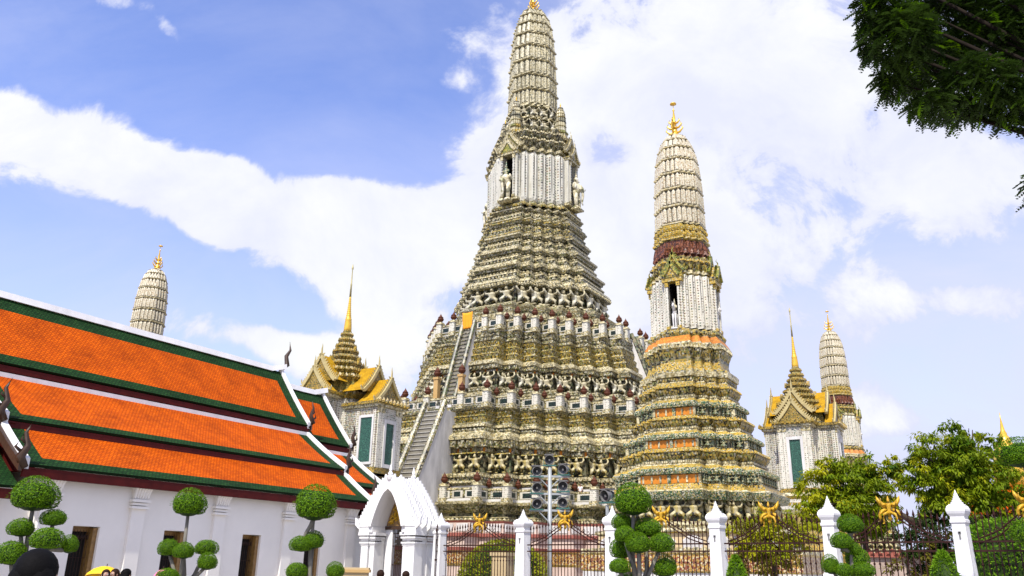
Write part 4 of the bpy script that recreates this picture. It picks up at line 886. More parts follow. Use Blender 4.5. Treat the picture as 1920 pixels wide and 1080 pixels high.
for s in (-1, 1):
    for j, (y0, y1, sc_) in enumerate(((-.16, .24, 1.0), (.24, .81, .955), (.81, GD+.16, 1.0))):
        for i in range(10):
            def S_(p): return (p[0]*sc_ if sc_ < 1 else p[0], p[1]-(1-sc_)*2.2 if sc_ < 1 else p[1])
            o0, o1 = S_(out[i]), S_(out[i+1]); q = [(s*o0[0], o0[1]), (s*o1[0], o1[1]), (s*inn[i+1][0], inn[i+1][1]), (s*inn[i][0], inn[i][1])]
            b.prism(q if s < 0 else q[::-1], y0, y1-.002)
for s in (-1, 1):      # raised archivolt round the opening
    for i in range(10):
        q = [(s*(inn[i][0]+.13), inn[i][1]+.02), (s*(inn[i+1][0]+.13*(1 if i < 9 else 0)), inn[i+1][1]+(.02 if i < 9 else .2)), (s*inn[i+1][0], inn[i+1][1]), (s*inn[i][0], inn[i][1])]
        b.prism(q if s < 0 else q[::-1], -.22, -.162)
b.build('arch_roof', 'white_plaster', gt)
b = MB()
for y, k in ((-.12, 1.), (.22, 1.), (.52, .955), (.83, 1.), (GD+.1, 1.)):
    N2 = 15
    for s in (-1, 1):
        for i in range(N2):
            t = i/N2*10; j = int(t); f = t-j; a = out[j]; c = out[j+1]; x = a[0]+(c[0]-a[0])*f; z = a[1]+(c[1]-a[1])*f; dx, dz = c[0]-a[0], c[1]-a[1]; l = math.hypot(dx, dz); tx, tz = dx/l, dz/l; nx, nz = tz, -tx
            h = .20 if i else .36; w = .085; px, pz = x*k, z-(1-k)*2.2
            q = [(s*(px-tx*w), pz-tz*w), (s*(px+nx*h*.55-tx*w*.6), pz+nz*h*.55-tz*w*.6+.01), (s*(px+nx*h*.75+tx*.03), pz+nz*h*.6+h*.55), (s*(px+tx*w), pz+tz*w)]
            b.prism(q if s < 0 else q[::-1], y-.035, y+.035)
for y in (-.12, GD+.1): b.lathe([(.10, 4.42), (.13, 4.5), (.07, 4.56), (.09, 4.62), (.04, 4.7), (.055, 4.74), (.01, 4.95)], 8, 0, T((0, y, 0)))
b.build('flame_crest', 'white_plaster', gt)
b = MB(); q = [(x*.97, z*1.0) for x, z in arch_pts(.62, 2.95, 4.05, 9, .6)]; b.prism([(-x, z) for x, z in q][:-1]+list(reversed(q)), GD*.55, GD*.55+.1, 0)
for k in range(60):
    x = random.uniform(-.42, .42); z = random.uniform(3.0, 3.1+.65*(1-abs(x)/.5)); b.tube([(x, GD*.55, z), (x+random.uniform(-.08, .08), GD*.55-.06, z+.05), (x*.8, GD*.55-.05, z+.13)], [.035, .03, .008], 5, 1)
b.box(-.62, .62, GD*.5, GD*.55+.1, 2.83, 2.94, 2)
b.build('tympanum', ['window_gilt', 'gilt', 'dark_wood'], gt)
b = MB()
for s in (-1, 1): x0, x1 = sorted((s*.32, s*OWD)); b.box(x0, x1, GD*.55, GD*.55+.14, 0, 2.83, 1)
for i in range(9): b.tube([(-.30+i*.075, GD*.6, .05), (-.30+i*.075, GD*.6, 2.82)], .012, 4)
for z in (.3, .9, 1.1, 1.7, 2.3, 2.7): b.tube([(-.32, GD*.6, z), (.32, GD*.6, z)], .015, 4)
b.build('iron_gate', ['iron', 'white_plaster'], gt)
# ------------------------------------------------------------------ boundary fence
FX = [(826, 22.6), (981, 22.0), (1149, 21.4), (1345, 20.8), (1558, 20.2), (1803, 19.6), (2093, 19.0)]
FP = [on(x, 1000, LV*-c, LV) for x, c in FX]
for p in FP: p.z = 0
def post_mesh():
    b = MB(); sq = [(.30, 0), (.30, .5), (.275, .55), (.215, 2.70), (.25, 2.73), (.25, 2.78), (.225, 2.80), (.225, 2.85), (.28, 2.91), (.305, 2.96), (.305, 3.0), (.27, 3.06), (.2, 3.1)]
    vs = []; fs = []
    for r_, z in sq: vs += [(-r_, -r_, z), (r_, -r_, z), (r_, r_, z), (-r_, r_, z)]
    for j in range(len(sq)-1):
        for k in range(4): fs.append((4*j+k, 4*j+(k+1) % 4, 4*j+4+(k+1) % 4, 4*j+4+k))
    fs.append(tuple(4*(len(sq)-1)+k for k in range(4))); b.add(vs, fs)
    p = []; r_ = .27; z = 3.06
    for i in range(6): p += [(r_, z), (r_*1.02, z+.022), (r_*.99, z+.034), (r_*.80, z+.042)]; r_ *= .76; z += .043
    b.lathe(p+[(.05, z), (.04, z+.02), (.006, z+.085)], 16)
    b.box(-.022, .022, -.245, -.20, 2.40, 2.54, 1); b.box(-.045, .045, -.245, -.20, 2.51, 2.55, 1)
    return b.mesh('gate_post', ['white_plaster', 'hole_grey'])
POST = post_mesh()
plabels = ['white fence post beside the arched gate', 'white fence post between the first two gilded fence emblems from the gate', 'white fence post directly behind the tall cloud-pruned tree', 'white fence post beside the narrow conical bush, before the yellow-leaved tree', 'white fence post partly covered by the rightmost cloud-pruned tree', 'white fence post beside the wide conical bush, largest of the row', 'white fence post just outside the right edge of the view']
for i, p in enumerate(FP):
    o = link('fence_post', POST); d = (FP[min(i+1, 6)]-FP[max(i-1, 0)]).normalized(); o.location = p; o.rotation_euler = (0, 0, math.atan2(d.y, d.x)); k_ = (.72, .71, .69, .66, .63, .60, .60)[i]; o.scale = (k_, k_, .985)
    tag(o, plabels[i], 'fence post', 'white posts of the boundary fence')
def garuda_mesh():
    """gilded bird-man emblem, wings and arms raised, .66 m tall, facing -y"""
    b = MB(); b.lathe([(.05, .18), (.07, .26), (.055, .33), (.085, .44), (.075, .49), (.03, .52)], 8, 0, None, 1, .6); b.ell((0, -.03, .565), (.042, .045, .05)); b.lathe([(.045, .59), (.05, .60), (.03, .635), (.01, .70)], 8)
    b.tube([(0, -.06, .56), (0, -.10, .545)], [.02, .004], 5)
    for s in (-1, 1):
        b.tube([(s*.09, 0, .46), (s*.18, -.02, .45), (s*.23, -.03, .55), (s*.21, -.03, .64)], [.03, .026, .022, .015], 6)
        for w in ([(s*.04, .40), (s*.05, .50), (s*.15, .52), (s*.25, .61), (s*.35, .72), (s*.35, .58), (s*.28, .45), (s*.17, .36)], [(s*.04, .34), (s*.16, .36), (s*.28, .30), (s*.34, .18), (s*.31, .0), (s*.25, .08), (s*.24, .2), (s*.15, .25)]):
            b.prism(w if s < 0 else w[::-1], .02, .055)
        b.tube([(s*.04, 0, .24), (s*.17, -.05, .19), (s*.20, -.04, .07), (s*.18, -.05, -.05)], [.05, .045, .03, .025], 6)
        b.tube([(s*.18, -.05, -.05), (s*.23, -.09, -.07)], [.025, .008], 5)
    b.prism([(-.03, .24), (-.06, .06), (0, -.02), (.06, .06), (.03, .24)], .02, .05)
    return b.mesh('garuda_emblem', 'gilt', True)
GAR = garuda_mesh()
def fence_panel(p, q, label, emblem=True):
    d = (q-p); L_ = d.length; d.normalize(); r = thing('iron_fence', label, 'fence', (p.x, p.y, 0), math.atan2(d.y, d.x), 'iron panels of the boundary fence')
    a, c = .3, L_-.3; n = max(3, round((c-a)/.118)); b = MB()
    def top(x): t = abs((x-(a+c)/2)/((c-a)/2)); return 2.72+.20*(1-t)
    for i in range(n+1):
        x = a+(c-a)*i/n; z = top(x); b.tube([(x, 0, .5), (x, 0, z)], .0125, 5); b.lathe([(.008, z), (.03, z+.04), (.003, z+.15)], 5, 0, T((x, 0, 0)))
        b.lathe([(.012, 1.84), (.028, 1.87), (.012, 1.9)], 5, 0, T((x, 0, 0)))
    b.build('bars', 'iron_red', r)
    b = MB()
    for z in (.55, 1.35, 2.12, 2.3): b.box(a-.12, c+.12, -.02, .02, z, z+.035)
    m_ = (a+c)/2
    if emblem:
        for s in (-1, 1):
            for o_ in (0, .09): b.tube([(m_+s*(c-a)/2, .02, 2.28+o_), (m_+s*(c-a)*.3, .02, 2.44+o_), (m_+s*.14, .02, 2.80+o_)], .016, 5)
            for i in range(6): z = 2.42+i*.07; xx = m_+s*((c-a)*.40-i*.15); b.tube([(xx, .03, z), (xx+s*.05, .03, z+.05), (xx+s*.01, .03, z+.11), (xx-s*.05, .03, z+.07), (xx-s*.02, .03, z+.03)], .011, 4)
    b.build('rails', 'iron_red', r)
    b = MB(); b.box(a-.1, c+.1, -.16, .16, 0, .5); b.build('plinth', 'white_plaster', r)
    if emblem: g = link('garuda_emblem', GAR, r); g.location = (m_, -.04, 2.75); g.scale = (.68, .9, .76); g.rotation_euler = (0, 0, rad(18))
flabels = ['iron fence panel with a gilded emblem in front of the dome-shaped hedge', 'iron fence panel with a gilded emblem in front of the floodlight mast', 'iron fence panel whose gilded emblem is half hidden by the tall cloud-pruned tree', 'iron fence panel with a gilded emblem before the yellow-leaved tree', 'iron fence panel with a gilded emblem before the dark leaning trunk', 'iron fence panel before the rounded bright hedge at the right edge']
for i in range(6): fence_panel(FP[i], FP[i+1], flabels[i])
gp = Vector(base_at(-16.2, 22.2)); fence_panel(gp, FP[0], 'narrow iron fence panel between the arched gate and the first white post', False)
# ------------------------------------------------------------------ plants
def leaf_quads(b, c, d, up, ln, w, mi=0):
    """one bent leaf from c along d"""
    s = d.cross(up)
    if s.length < 1e-3: s = d.cross(Vector((1, 0, .2)))
    s.normalize(); n_ = s.cross(d).normalized(); m_ = c+d*ln*.45; t = c+d*ln-n_*ln*.12
    o = len(b.v); b.v += [tuple(c), tuple(m_+s*w*.5-n_*w*.12), tuple(t), tuple(m_-s*w*.5-n_*w*.12)]; b.f += [[o, o+1, o+2], [o, o+2, o+3]]; b.m += [mi, mi]
def rvec(rng):
    while True:
        v = Vector((rng.uniform(-1, 1), rng.uniform(-1, 1), rng.uniform(-1, 1)))
        if .05 < v.length < 1: return v.normalized()
def pad_mesh(seed, n=4600, ls=.098):
    """unit-radius clipped foliage pad: dense small leaves over a dark twiggy core, flattened underneath"""
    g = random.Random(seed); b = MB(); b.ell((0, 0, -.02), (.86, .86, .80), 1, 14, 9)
    ph = [(rvec(g), g.uniform(.05, .13)) for _ in range(8)]
    for i in range(n):
        v = rvec(g); r = .90+sum(a*max(0, v.dot(q))**3 for q, a in ph)*1.0+g.gauss(0, .025); p = v*r
        if p.z < -.55: p.z = -.55-(-.55-p.z)*.35
        q_ = rvec(g); q_ = (q_-v*q_.dot(v)); d = (q_+v*g.uniform(.1, .7)).normalized(); leaf_quads(b, p-d*ls*.3, d, v+rvec(g)*.5, ls*g.uniform(.7, 1.25), ls*.6)
    for i in range(n//45):          # shoots the shears missed
        v = rvec(g)
        if v.z < -.2: continue
        d = (v+rvec(g)*.3).normalized(); leaf_quads(b, v*.97, d, rvec(g), ls*1.9, ls*.4)
    return b.mesh('foliage_pad', ['topiary_leaf', 'topiary_core'])
PADS = [pad_mesh(k) for k in range(4)]
def px_at(x, y, Y): return at(x, y, Y)
def topiary(label, Y, pads, base, twig, name='cloud_pruned_tree', group='cloud-pruned trees before the wall and fence'):
    """pads: (photo x, y, half width, half height, metres nearer) at distance Y; twig: index each pad hangs from"""
    b0 = at(base, 1075, Y); r = thing(name, label, 'topiary', (b0.x, b0.y, 0), 0, group); cs = []
    sc = Y/FPX*.97
    for i, (x, y, w, h, dy) in enumerate(pads):
        c = at(x, y, Y+dy)-Vector((b0.x, b0.y, 0)); cs.append(c)
        o = link('foliage_pad', PADS[i % 4], r); o.location = c; o.rotation_euler = (0, 0, i*1.7); o.scale = (w*sc, w*sc, h*sc*1.05)
    g = random.Random(label); b = MB(); hub = Vector((g.uniform(-.03, .03), 0, .6)); fork = Vector(((cs[0].x)*.35, .02, 1.15)); b.tube([(0, 0, 0), hub, fork], [.085, .07, .055], 8)
    for c, k in zip(cs, twig):
        st = fork if k < 0 else cs[k]-Vector((0, 0, pads[k][3]*sc*.7)); md = (st+c)/2+Vector((g.uniform(-.07, .07), g.uniform(-.05, .05), -.04)); e = c-Vector((0, 0, pads[0][3]*sc*.2))
        b.tube([st, (st+md)/2+Vector((g.uniform(-.03, .03), 0, 0)), md, e], [.045, .038, .034, .026], 7)
    b.build('trunk', 'pale_bark', r, True); return r
topiary('cloud-pruned tree with a broad top ball at the left edge, standing over the dark-haired head', 12, [(65, 931, 42, 31, 0), (101, 972, 23, 16, .1), (40, 991, 23, 17, -.1), (87, 1012, 28, 21, -.15), (130, 1023, 16, 16, .1), (22, 1039, 27, 22, -.2)], 70, [-1, -1, -1, -1, 3, -1])
topiary('cloud-pruned tree with one dome on a bare leaning stem between two hall windows', 14.5, [(355, 946, 31, 25, 0), (317, 1028, 19, 16, 0), (345, 1034, 19, 15, -.25), (386, 1028, 21, 15, .2), (389, 1055, 18, 15, -.1), (315, 1080, 20, 13, -.3)], 352, [-1, -1, -1, -1, -1, -1])
topiary('cloud-pruned tree with a dark ball above a lumpy double pad, beside the arched gate', 15, [(591, 948, 38, 32, 0), (566, 1021, 22, 15, 0), (588, 1014, 20, 17, .1), (555, 1071, 19, 15, 0), (629, 1071, 17, 14, .1)], 592, [-1, 0, -1, -1, -1])
topiary('tall cloud-pruned tree with a bright green ball over many crowded pads', 13, [(1187, 941, 35, 29, 0), (1167, 979, 20, 16, .15), (1213, 991, 28, 18, .1), (1170, 1003, 19, 16, -.1), (1197, 1021, 23, 18, -.25), (1239, 1019, 25, 19, 0), (1165, 1030, 20, 20, .15), (1161, 1062, 19, 14, -.1), (1247, 1064, 23, 20, .1), (1180, 1090, 25, 16, .2)], 1204, [-1, -1, -1, -1, -1, -1, -1, -1, -1, -1])
topiary('low cloud-pruned tree of seven dark pads before a white fence post', 14, [(1595, 985, 24, 17, 0), (1578, 1015, 20, 16, -.05), (1597, 1030, 17, 14, .05), (1606, 1048, 21, 20, .1), (1558, 1061, 16, 17, 0), (1582, 1070, 16, 13, -.1), (1618, 1070, 21, 14, -.1)], 1590, [-1, 0, 1, -1, -1, -1, -1])
topiary('cloud-pruned tree with a large dark ball at the right edge, above the fence', 11, [(1917, 853, 44, 28, 0), (1975, 920, 40, 26, .1), (1950, 1000, 44, 30, .1)], 1985, [-1, -1, -1])
def cone_bush(x, y, Y, hw, label):
    b0 = at(x, 1075, Y); top = at(x, y, Y).z; r = thing('conical_bush', label, 'bush', (b0.x, b0.y, 0), 0, 'clipped conical bushes'); g = random.Random(x); R_ = hw*Y/FPX; b = MB()
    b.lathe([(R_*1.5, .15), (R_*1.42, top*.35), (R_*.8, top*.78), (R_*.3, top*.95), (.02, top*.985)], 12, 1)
    for i in range(3800):
        t = g.random()**.8; rr = R_*(1.62*(1-t)**.62)*(1+g.gauss(0, .045)); z = .15+(top-.15)*t; a = g.uniform(0, 6.283); p = Vector((rr*math.cos(a), rr*math.sin(a), z)); d = (Vector((math.cos(a), math.sin(a), .5))+rvec(g)*.9).normalized()
        leaf_quads(b, p-d*.02, d, rvec(g), .06*g.uniform(.7, 1.4), .03)
    b.build('foliage', ['hedge_leaf', 'shade_leaf'], r); t_ = MB(); t_.tube([(0, 0, 0), (0, 0, top*.5)], [.06, .04], 6); t_.build('trunk', 'pale_bark', r)
cone_bush(1381, 1042, 13.5, 27, 'narrow clipped conical bush beside a white fence post'); cone_bush(1771, 1033, 12.5, 36, 'wide clipped conical bush at the foot of the largest white fence post')
def crown(b, blobs, n, ln, w, seed, droop=.5, mis=None, clump=7):
    """leaf clumps through the volume of several blobs: (centre, radii, material)"""
    g = random.Random(seed); tot = sum(r[0]*r[1]*r[2] for _, r, _ in blobs)
    for c, r, mi in blobs:
        k = max(5, int(n*(r[0]*r[1]*r[2])/tot/58)); rm = (r[0]*r[1]*r[2])**(1/3)
        for _ in range(k):
            v = rvec(g); rr = g.random()**.30*(1+g.gauss(0, .13)); cc = Vector((c[0]+v.x*r[0]*rr, c[1]+v.y*r[1]*rr, c[2]+v.z*r[2]*rr)); cr = rm*g.uniform(.16, .34)
            m_ = mi if g.random() < .88 else (1 if mi == 0 else 0)
            for q in range(58):
                u = rvec(g)*g.random()**.5; tip = cc+Vector((u.x*cr*1.15, u.y*cr*1.15, u.z*cr*.7)); d = (u*.7+v*.35+rvec(g)*.6+Vector((0, 0, -droop))).normalized()
                leaf_quads(b, tip, d, Vector((0, 0, 1))+rvec(g)*.4, ln*g.uniform(.6, 1.25), w*g.uniform(.8, 1.2), m_)
def leafy_tree(name, label, base, limbs, blobs, n, ln, w, mats, seed, bark='bark', tr=.14, droop=.5, cat='tree', group=None, clump=7):
    r = thing(name, label, cat, base, 0, group); B = Vector(base); b = MB()
    crown(b, [(Vector(c)-B, rr, mi) for c, rr, mi in blobs], n, ln, w, seed, droop, clump=clump); b.build('crown', mats, r)
    t = MB(); g = random.Random(seed)
    for L_ in limbs:
        pts = [Vector(p)-B for p in L_]; k = len(pts); t.tube(pts, [tr*(1-.75*i/(k-1))*(1 if L_ is limbs[0] else .6) for i in range(k)], 8)
    for c, rr, mi in blobs:
        c = Vector(c)-B; st = Vector(limbs[0][-1])-B
        for q in range(3): e = c+Vector((g.uniform(-.6, .6)*rr[0], g.uniform(-.6, .6)*rr[1], g.uniform(-.6, .05)*rr[2])); t.tube([st, (st+e)/2+rvec(g)*.15*(e-st).length, e], [tr*.35, tr*.22, tr*.06], 5)
    t.build('trunk', bark, r, True); return r
def blob(x, y, Y, w, h, mi=0, dz=.8): s = Y/FPX*1.03; return (at(x, y, Y), (w*s, w*s*dz, h*s), mi)
# garden trees behind the fence
Y = 27; g0 = at(1620, 1075, Y); g0.z = 0
leafy_tree('garden_tree', 'green garden tree with yellowish outer leaves below the green-doored pavilion', tuple(g0), [[g0, at(1622, 1000, Y), at(1612, 940, Y)]],
    [blob(1600, 900, Y, 52, 38), blob(1640, 880, Y, 34, 26), blob(1562, 880, Y, 34, 28), blob(1530, 915, Y, 34, 40, 1), blob(1548, 870, Y, 20, 22, 1), blob(1580, 955, Y, 62, 38), blob(1525, 965, Y, 36, 34, 1), blob(1650, 925, Y, 36, 40, 1), blob(1680, 905, Y, 22, 30, 1), blob(1635, 975, Y, 40, 34), blob(1672, 868, Y, 14, 16, 1)], 17000, .165, .058, ['mango_leaf', 'yellow_leaf'], 3, droop=.7)
Y = 25; g1 = at(1765, 1075, Y); g1.z = 0
leafy_tree('garden_tree', 'tallest dark green garden tree with a dark leaning trunk behind the fence', tuple(g1), [[g1, at(1752, 1020, Y), at(1722, 985, Y), at(1770, 930, Y), at(1795, 890, Y)], [at(1722, 985, Y), at(1690, 965, Y), at(1662, 950, Y)]],
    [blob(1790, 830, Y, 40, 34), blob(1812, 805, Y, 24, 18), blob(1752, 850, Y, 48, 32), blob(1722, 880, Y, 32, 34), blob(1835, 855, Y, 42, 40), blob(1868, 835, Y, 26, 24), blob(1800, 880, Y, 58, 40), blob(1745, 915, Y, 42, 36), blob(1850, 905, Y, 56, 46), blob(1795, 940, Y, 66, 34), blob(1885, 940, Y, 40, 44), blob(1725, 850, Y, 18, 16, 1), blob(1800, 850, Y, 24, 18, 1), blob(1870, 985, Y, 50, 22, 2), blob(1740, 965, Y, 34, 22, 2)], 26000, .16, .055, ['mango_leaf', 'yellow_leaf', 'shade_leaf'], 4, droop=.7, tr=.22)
Y = 24.5; g2 = at(1455, 1075, Y); g2.z = 0
leafy_tree('yellow_shrub', 'yellow-leaved shrubby tree seen through the fence bars, its lower half brown and thin', tuple(g2), [[g2, at(1450, 1040, Y), at(1440, 1010, Y)]],
    [blob(1425, 990, Y, 44, 30, 1), blob(1390, 1000, Y, 32, 30, 1), blob(1470, 1000, Y, 44, 32, 1), blob(1505, 1005, Y, 28, 28, 1), blob(1440, 1020, Y, 60, 26, 1), blob(1400, 1040, Y, 36, 24), blob(1450, 1052, Y, 50, 24)], 12000, .10, .05, ['dry_leaf', 'yellow_leaf'], 5, droop=.3, tr=.08, cat='shrub')
Y = 23.5; g3 = at(1700, 1075, Y); g3.z = 0
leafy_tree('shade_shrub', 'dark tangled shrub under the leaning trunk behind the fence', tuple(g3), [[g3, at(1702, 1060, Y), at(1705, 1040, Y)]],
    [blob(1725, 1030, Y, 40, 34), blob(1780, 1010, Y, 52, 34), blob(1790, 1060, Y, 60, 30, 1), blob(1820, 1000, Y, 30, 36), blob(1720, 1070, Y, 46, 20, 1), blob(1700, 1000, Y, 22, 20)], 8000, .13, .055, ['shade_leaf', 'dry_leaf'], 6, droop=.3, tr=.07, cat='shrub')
def dome_hedge(x, y, Y, hw, label, mat, hollow=False):
    b0 = at(x, 1075, Y); top = at(x, y, Y).z; R_ = hw*Y/FPX; r = thing('dome_hedge', label, 'hedge', (b0.x, b0.y, 0)); g = random.Random(x); b = MB(); zc = top-R_*.9
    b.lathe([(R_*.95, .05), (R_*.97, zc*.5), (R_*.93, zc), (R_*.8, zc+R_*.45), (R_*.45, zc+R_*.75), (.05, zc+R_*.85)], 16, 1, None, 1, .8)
    for i in range(6500):
        t = g.random(); a = g.uniform(0, 6.283)
        if t < .45: z = zc*t/.45; rr = R_
        else: e = math.asin((t-.45)/.55); z = zc+R_*.9*math.sin(e); rr = R_*math.cos(e)
        rr *= 1+g.gauss(0, .035); p = Vector((rr*math.cos(a), rr*.8*math.sin(a), z)); d = (Vector((math.cos(a), math.sin(a), .6))+rvec(g)).normalized(); leaf_quads(b, p-d*.03, d, rvec(g), .10*g.uniform(.7, 1.3), .05)
    b.build('foliage', [mat, 'shade_leaf'], r); t_ = MB(); t_.tube([(0, 0, 0), (0, 0, zc)], [.1, .06], 6); t_.build('trunk', 'bark', r)
dome_hedge(945, 1012, 30.3, 78, 'large yellow-green dome hedge behind the first fence panels from the gate', 'yellow_hedge')
dome_hedge(1895, 973, 21.5, 84, 'rounded bright green hedge behind the fence at the right edge', 'hedge_leaf')
b = MB(); p = at(942, 1070, 28.4); b.box(-.29, .29, -.24, .24, 0, 2.03); b.box(-.33, .33, -.28, .28, 2.03, 2.14); o = b.build('gate_pillar', 'cream_wall'); o.location = (p.x, p.y, 0); o.rotation_euler = (0, 0, -TH)
tag(o, 'short cream pillar standing in front of the yellow-green dome hedge', 'pillar', None, 'thing')
# overhanging tree at the upper right: pinnate fronds
def frond(b, p, d, ln, g, mi):
    s = d.cross(Vector((0, 0, 1)))
    if s.length < .05: s = Vector((1, 0, 0))
    s.normalize(); n_ = 9; w = ln*.028
    pts = [p+d*ln*t+Vector((0, 0, -ln*.28*t*t)) for t in [i/n_ for i in range(n_+1)]]
    for i in range(n_):
        o = len(b.v); b.v += [tuple(pts[i]-s*w*.2), tuple(pts[i]+s*w*.2), tuple(pts[i+1])]; b.f.append([o, o+1, o+2]); b.m.append(mi)
        if i == 0: continue
        for q in (-1, 1):
            l2 = ln*.30*math.sin(math.pi*(i/n_)**.8*.93+.12); dd = (s*q+d*.35+Vector((0, 0, g.uniform(-.35, .05)))).normalized(); leaf_quads(b, pts[i], dd, Vector((0, 0, 1))+rvec(g)*.3, l2, ln*.125, mi)
Y0 = 10.
bt = Vector((11.5, 9.5, 0)); sh = thing('shade_tree', 'dark overhanging tree with feathery fronds filling the upper right corner', 'tree', tuple(bt)); b = MB(); g = random.Random(21)
bl = [(1650, 10, 62, 70), (1690, 70, 80, 80), (1745, 130, 85, 78), (1770, 40, 110, 100), (1830, 160, 90, 72), (1870, 70, 110, 100), (1740, 195, 46, 34), (1790, 205, 44, 32), (1905, 190, 70, 52), (1650, -60, 60, 70), (1730, -90, 110, 90), (1850, -80, 130, 110), (1960, 60, 120, 120), (1980, 190, 90, 60), (2000, -60, 130, 120), (1940, 350, 26, 34), (1630, 75, 26, 50), (1668, 150, 34, 46)]
for (x, y, w, h) in bl:
    Yq = Y0+g.uniform(-.5, .6); s_ = Yq/FPX; c = at(x, y, Yq); r3 = (w*s_*.92, w*s_*.95, h*s_*.92); n_ = int(28+.07*w*h)
    for i in range(n_):
        v = rvec(g); rr = g.random()**.33; p = c+Vector((v.x*r3[0]*rr, v.y*r3[1]*rr, v.z*r3[2]*rr)); d = (v*.55+Vector((g.uniform(-1, 1), g.uniform(-1, 1), -.35-.3*g.random()))).normalized()
        frond(b, p-d*.07, d, g.uniform(.17, .30), g, 0 if g.random() < .9 else 1)
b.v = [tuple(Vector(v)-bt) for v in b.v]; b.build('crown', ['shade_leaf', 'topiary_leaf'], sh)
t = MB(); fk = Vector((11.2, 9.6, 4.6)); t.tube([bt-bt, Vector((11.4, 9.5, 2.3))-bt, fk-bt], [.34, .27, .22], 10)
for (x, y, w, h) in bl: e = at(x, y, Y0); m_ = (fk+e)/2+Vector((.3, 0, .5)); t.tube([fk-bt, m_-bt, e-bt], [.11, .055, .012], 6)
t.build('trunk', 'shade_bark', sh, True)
# ------------------------------------------------------------------ people
def skinned(name, verts, edges_, rs, mat, parent, sub=2):
    me = D.meshes.new(name); me.from_pydata(verts, edges_, []); me.materials.append(MATS[mat]); o = link(name, me, parent)
    sk = o.modifiers.new('skin', 'SKIN'); sk.use_smooth_shade = True
    for i, r in enumerate(rs): me.skin_vertices[0].data[i].radius = (r if isinstance(r, tuple) else (r, r))
    me.skin_vertices[0].data[0].use_root = True
    su = o.modifiers.new('smooth', 'SUBSURF'); su.levels = su.render_levels = sub
    return o
def person(label, loc, rz, h, top, legs, hair, long_hair, arms=((.25, .95), (.25, .95)), hold=None, group=None):
    """standing figure h metres tall, facing local -y; arms: per side (forward reach, hand height as share of h*.53)"""
    r = thing('person', label, 'person', loc, rz, group); k = h/1.70
    V = []; E_ = []; R_ = []
    def v(p, rr, par=None):
        V.append((p[0]*k, p[1]*k, p[2]*k)); R_.append(tuple(x*k for x in rr) if isinstance(rr, tuple) else rr*k)
        if par is not None: E_.append((par, len(V)-1))
        return len(V)-1
    pel = v((0, 0, .93), (.135, .10)); ab = v((0, 0, 1.08), (.125, .09), pel); ch = v((0, 0, 1.26), (.14, .10), ab); nk0 = v((0, .01, 1.40), .07, ch); nk = v((0, .005, 1.47), .048, nk0)
    jw = v((0, -.02, 1.53), (.058, .07), nk); hd = v((0, -.01, 1.60), (.074, .088), jw); v((0, .0, 1.66), (.055, .065), hd)
    SH = []; HP = []
    for i, s in enumerate((-1, 1)):
        f, hh = arms[i]; sh = v((s*.17, 0, 1.37), .055, nk0); hz = .80+(1-hh)*.75 if hh < 1 else .80
        el = v((s*.22, -f*.35+.03, 1.37-(1.37-hz)*.52), .040, sh); wr = v((s*(.22-f*.2), -f*.8, hz), .026, el); pm = v((s*(.22-f*.24), -f*.95-.01, hz-.05), (.028, .018), wr)
        for q in range(4): a = v((s*(.205-f*.24)+(q-1.5)*.017, -f-.02, hz-.09), .0085, pm); v((s*(.205-f*.24)+(q-1.5)*.017, -f-.005+.01, hz-.125-(.012 if q in (1, 2) else 0)), .007, a)
        a = v((s*(.19-f*.24), -f*.95-.05, hz-.065), .009, pm); v((s*(.185-f*.24), -f*.95-.075, hz-.09), .0075, a); SH.append((el, wr))
    for s in (-1, 1):
        hp = v((s*.09, 0, .86), .085, pel); kn = v((s*.095, -.01, .49), .058, hp); an = v((s*.1, .01, .09), .038, kn); v((s*.105, -.13, .035), (.035, .025), an)
    skinned('body', V, E_, R_, 'skin', r)
    def sub(idx, gr, nm, mat):
        m_ = {j: i for i, j in enumerate(idx)}; skinned(nm, [V[j] for j in idx], [(m_[a], m_[b_]) for a, b_ in E_ if a in m_ and b_ in m_], [tuple((x+gr*k) for x in (R_[j] if isinstance(R_[j], tuple) else (R_[j], R_[j]))) for j in idx], mat, r)
    sub([ch, ab, pel, nk0]+[j for j in range(8, len(V)) if V[j][2] > .95*k and abs(V[j][0]) > .1*k and R_[j] != 0 and (not isinstance(R_[j], tuple)) and R_[j] > .03*k], .014, 'shirt', top)
    n_ = len(V); L1 = [n_-8, n_-7, n_-6, n_-4, n_-3, n_-2]; sub([pel]+L1, .016, 'trousers', legs)
    b = MB(); b.ell((0, .015*k, 1.615*k), (.092*k, .105*k, .098*k), 0, 14, 9)
    if long_hair: b.lathe([(.07*k, (1.62-long_hair)*k), (.115*k, (1.64-long_hair*.8)*k), (.112*k, 1.5*k), (.096*k, 1.60*k), (.06*k, 1.66*k)], 12, 0, T((0, .055*k, 0)), 1.0, .62)
    else: b.ell((0, .045*k, 1.55*k), (.075*k, .06*k, .07*k), 0, 10, 7)
    # cut the fringe away from the face by pulling the front vertices back
    b.v = [(x, max(y, -.055*k) if z < 1.64*k else y, z) for x, y, z in b.v]; b.build('hair', hair, r, True)
    for s in (-1, 1):
        e = MB(); e.ell((s*.03*k, -.090*k, 1.60*k), (.013*k, .008*k, .008*k), 0, 8, 5); o = e.build('eye', 'eye_white', r, True); e = MB(); e.ell((s*.03*k, -.097*k, 1.60*k), (.006*k, .004*k, .006*k), 0, 6, 4); e.build('iris', 'hair_black', o, True)
        e = MB(); e.ell((s*.078*k, .0, 1.585*k), (.012*k, .022*k, .032*k), 0, 8, 5); e.build('ear', 'skin', r, True)
    e = MB(); e.tube([(0, -.085*k, 1.605*k), (0, -.108*k, 1.572*k), (0, -.09*k, 1.56*k)], [.007*k, .014*k, .008*k], 6); e.build('nose', 'skin', r, True)
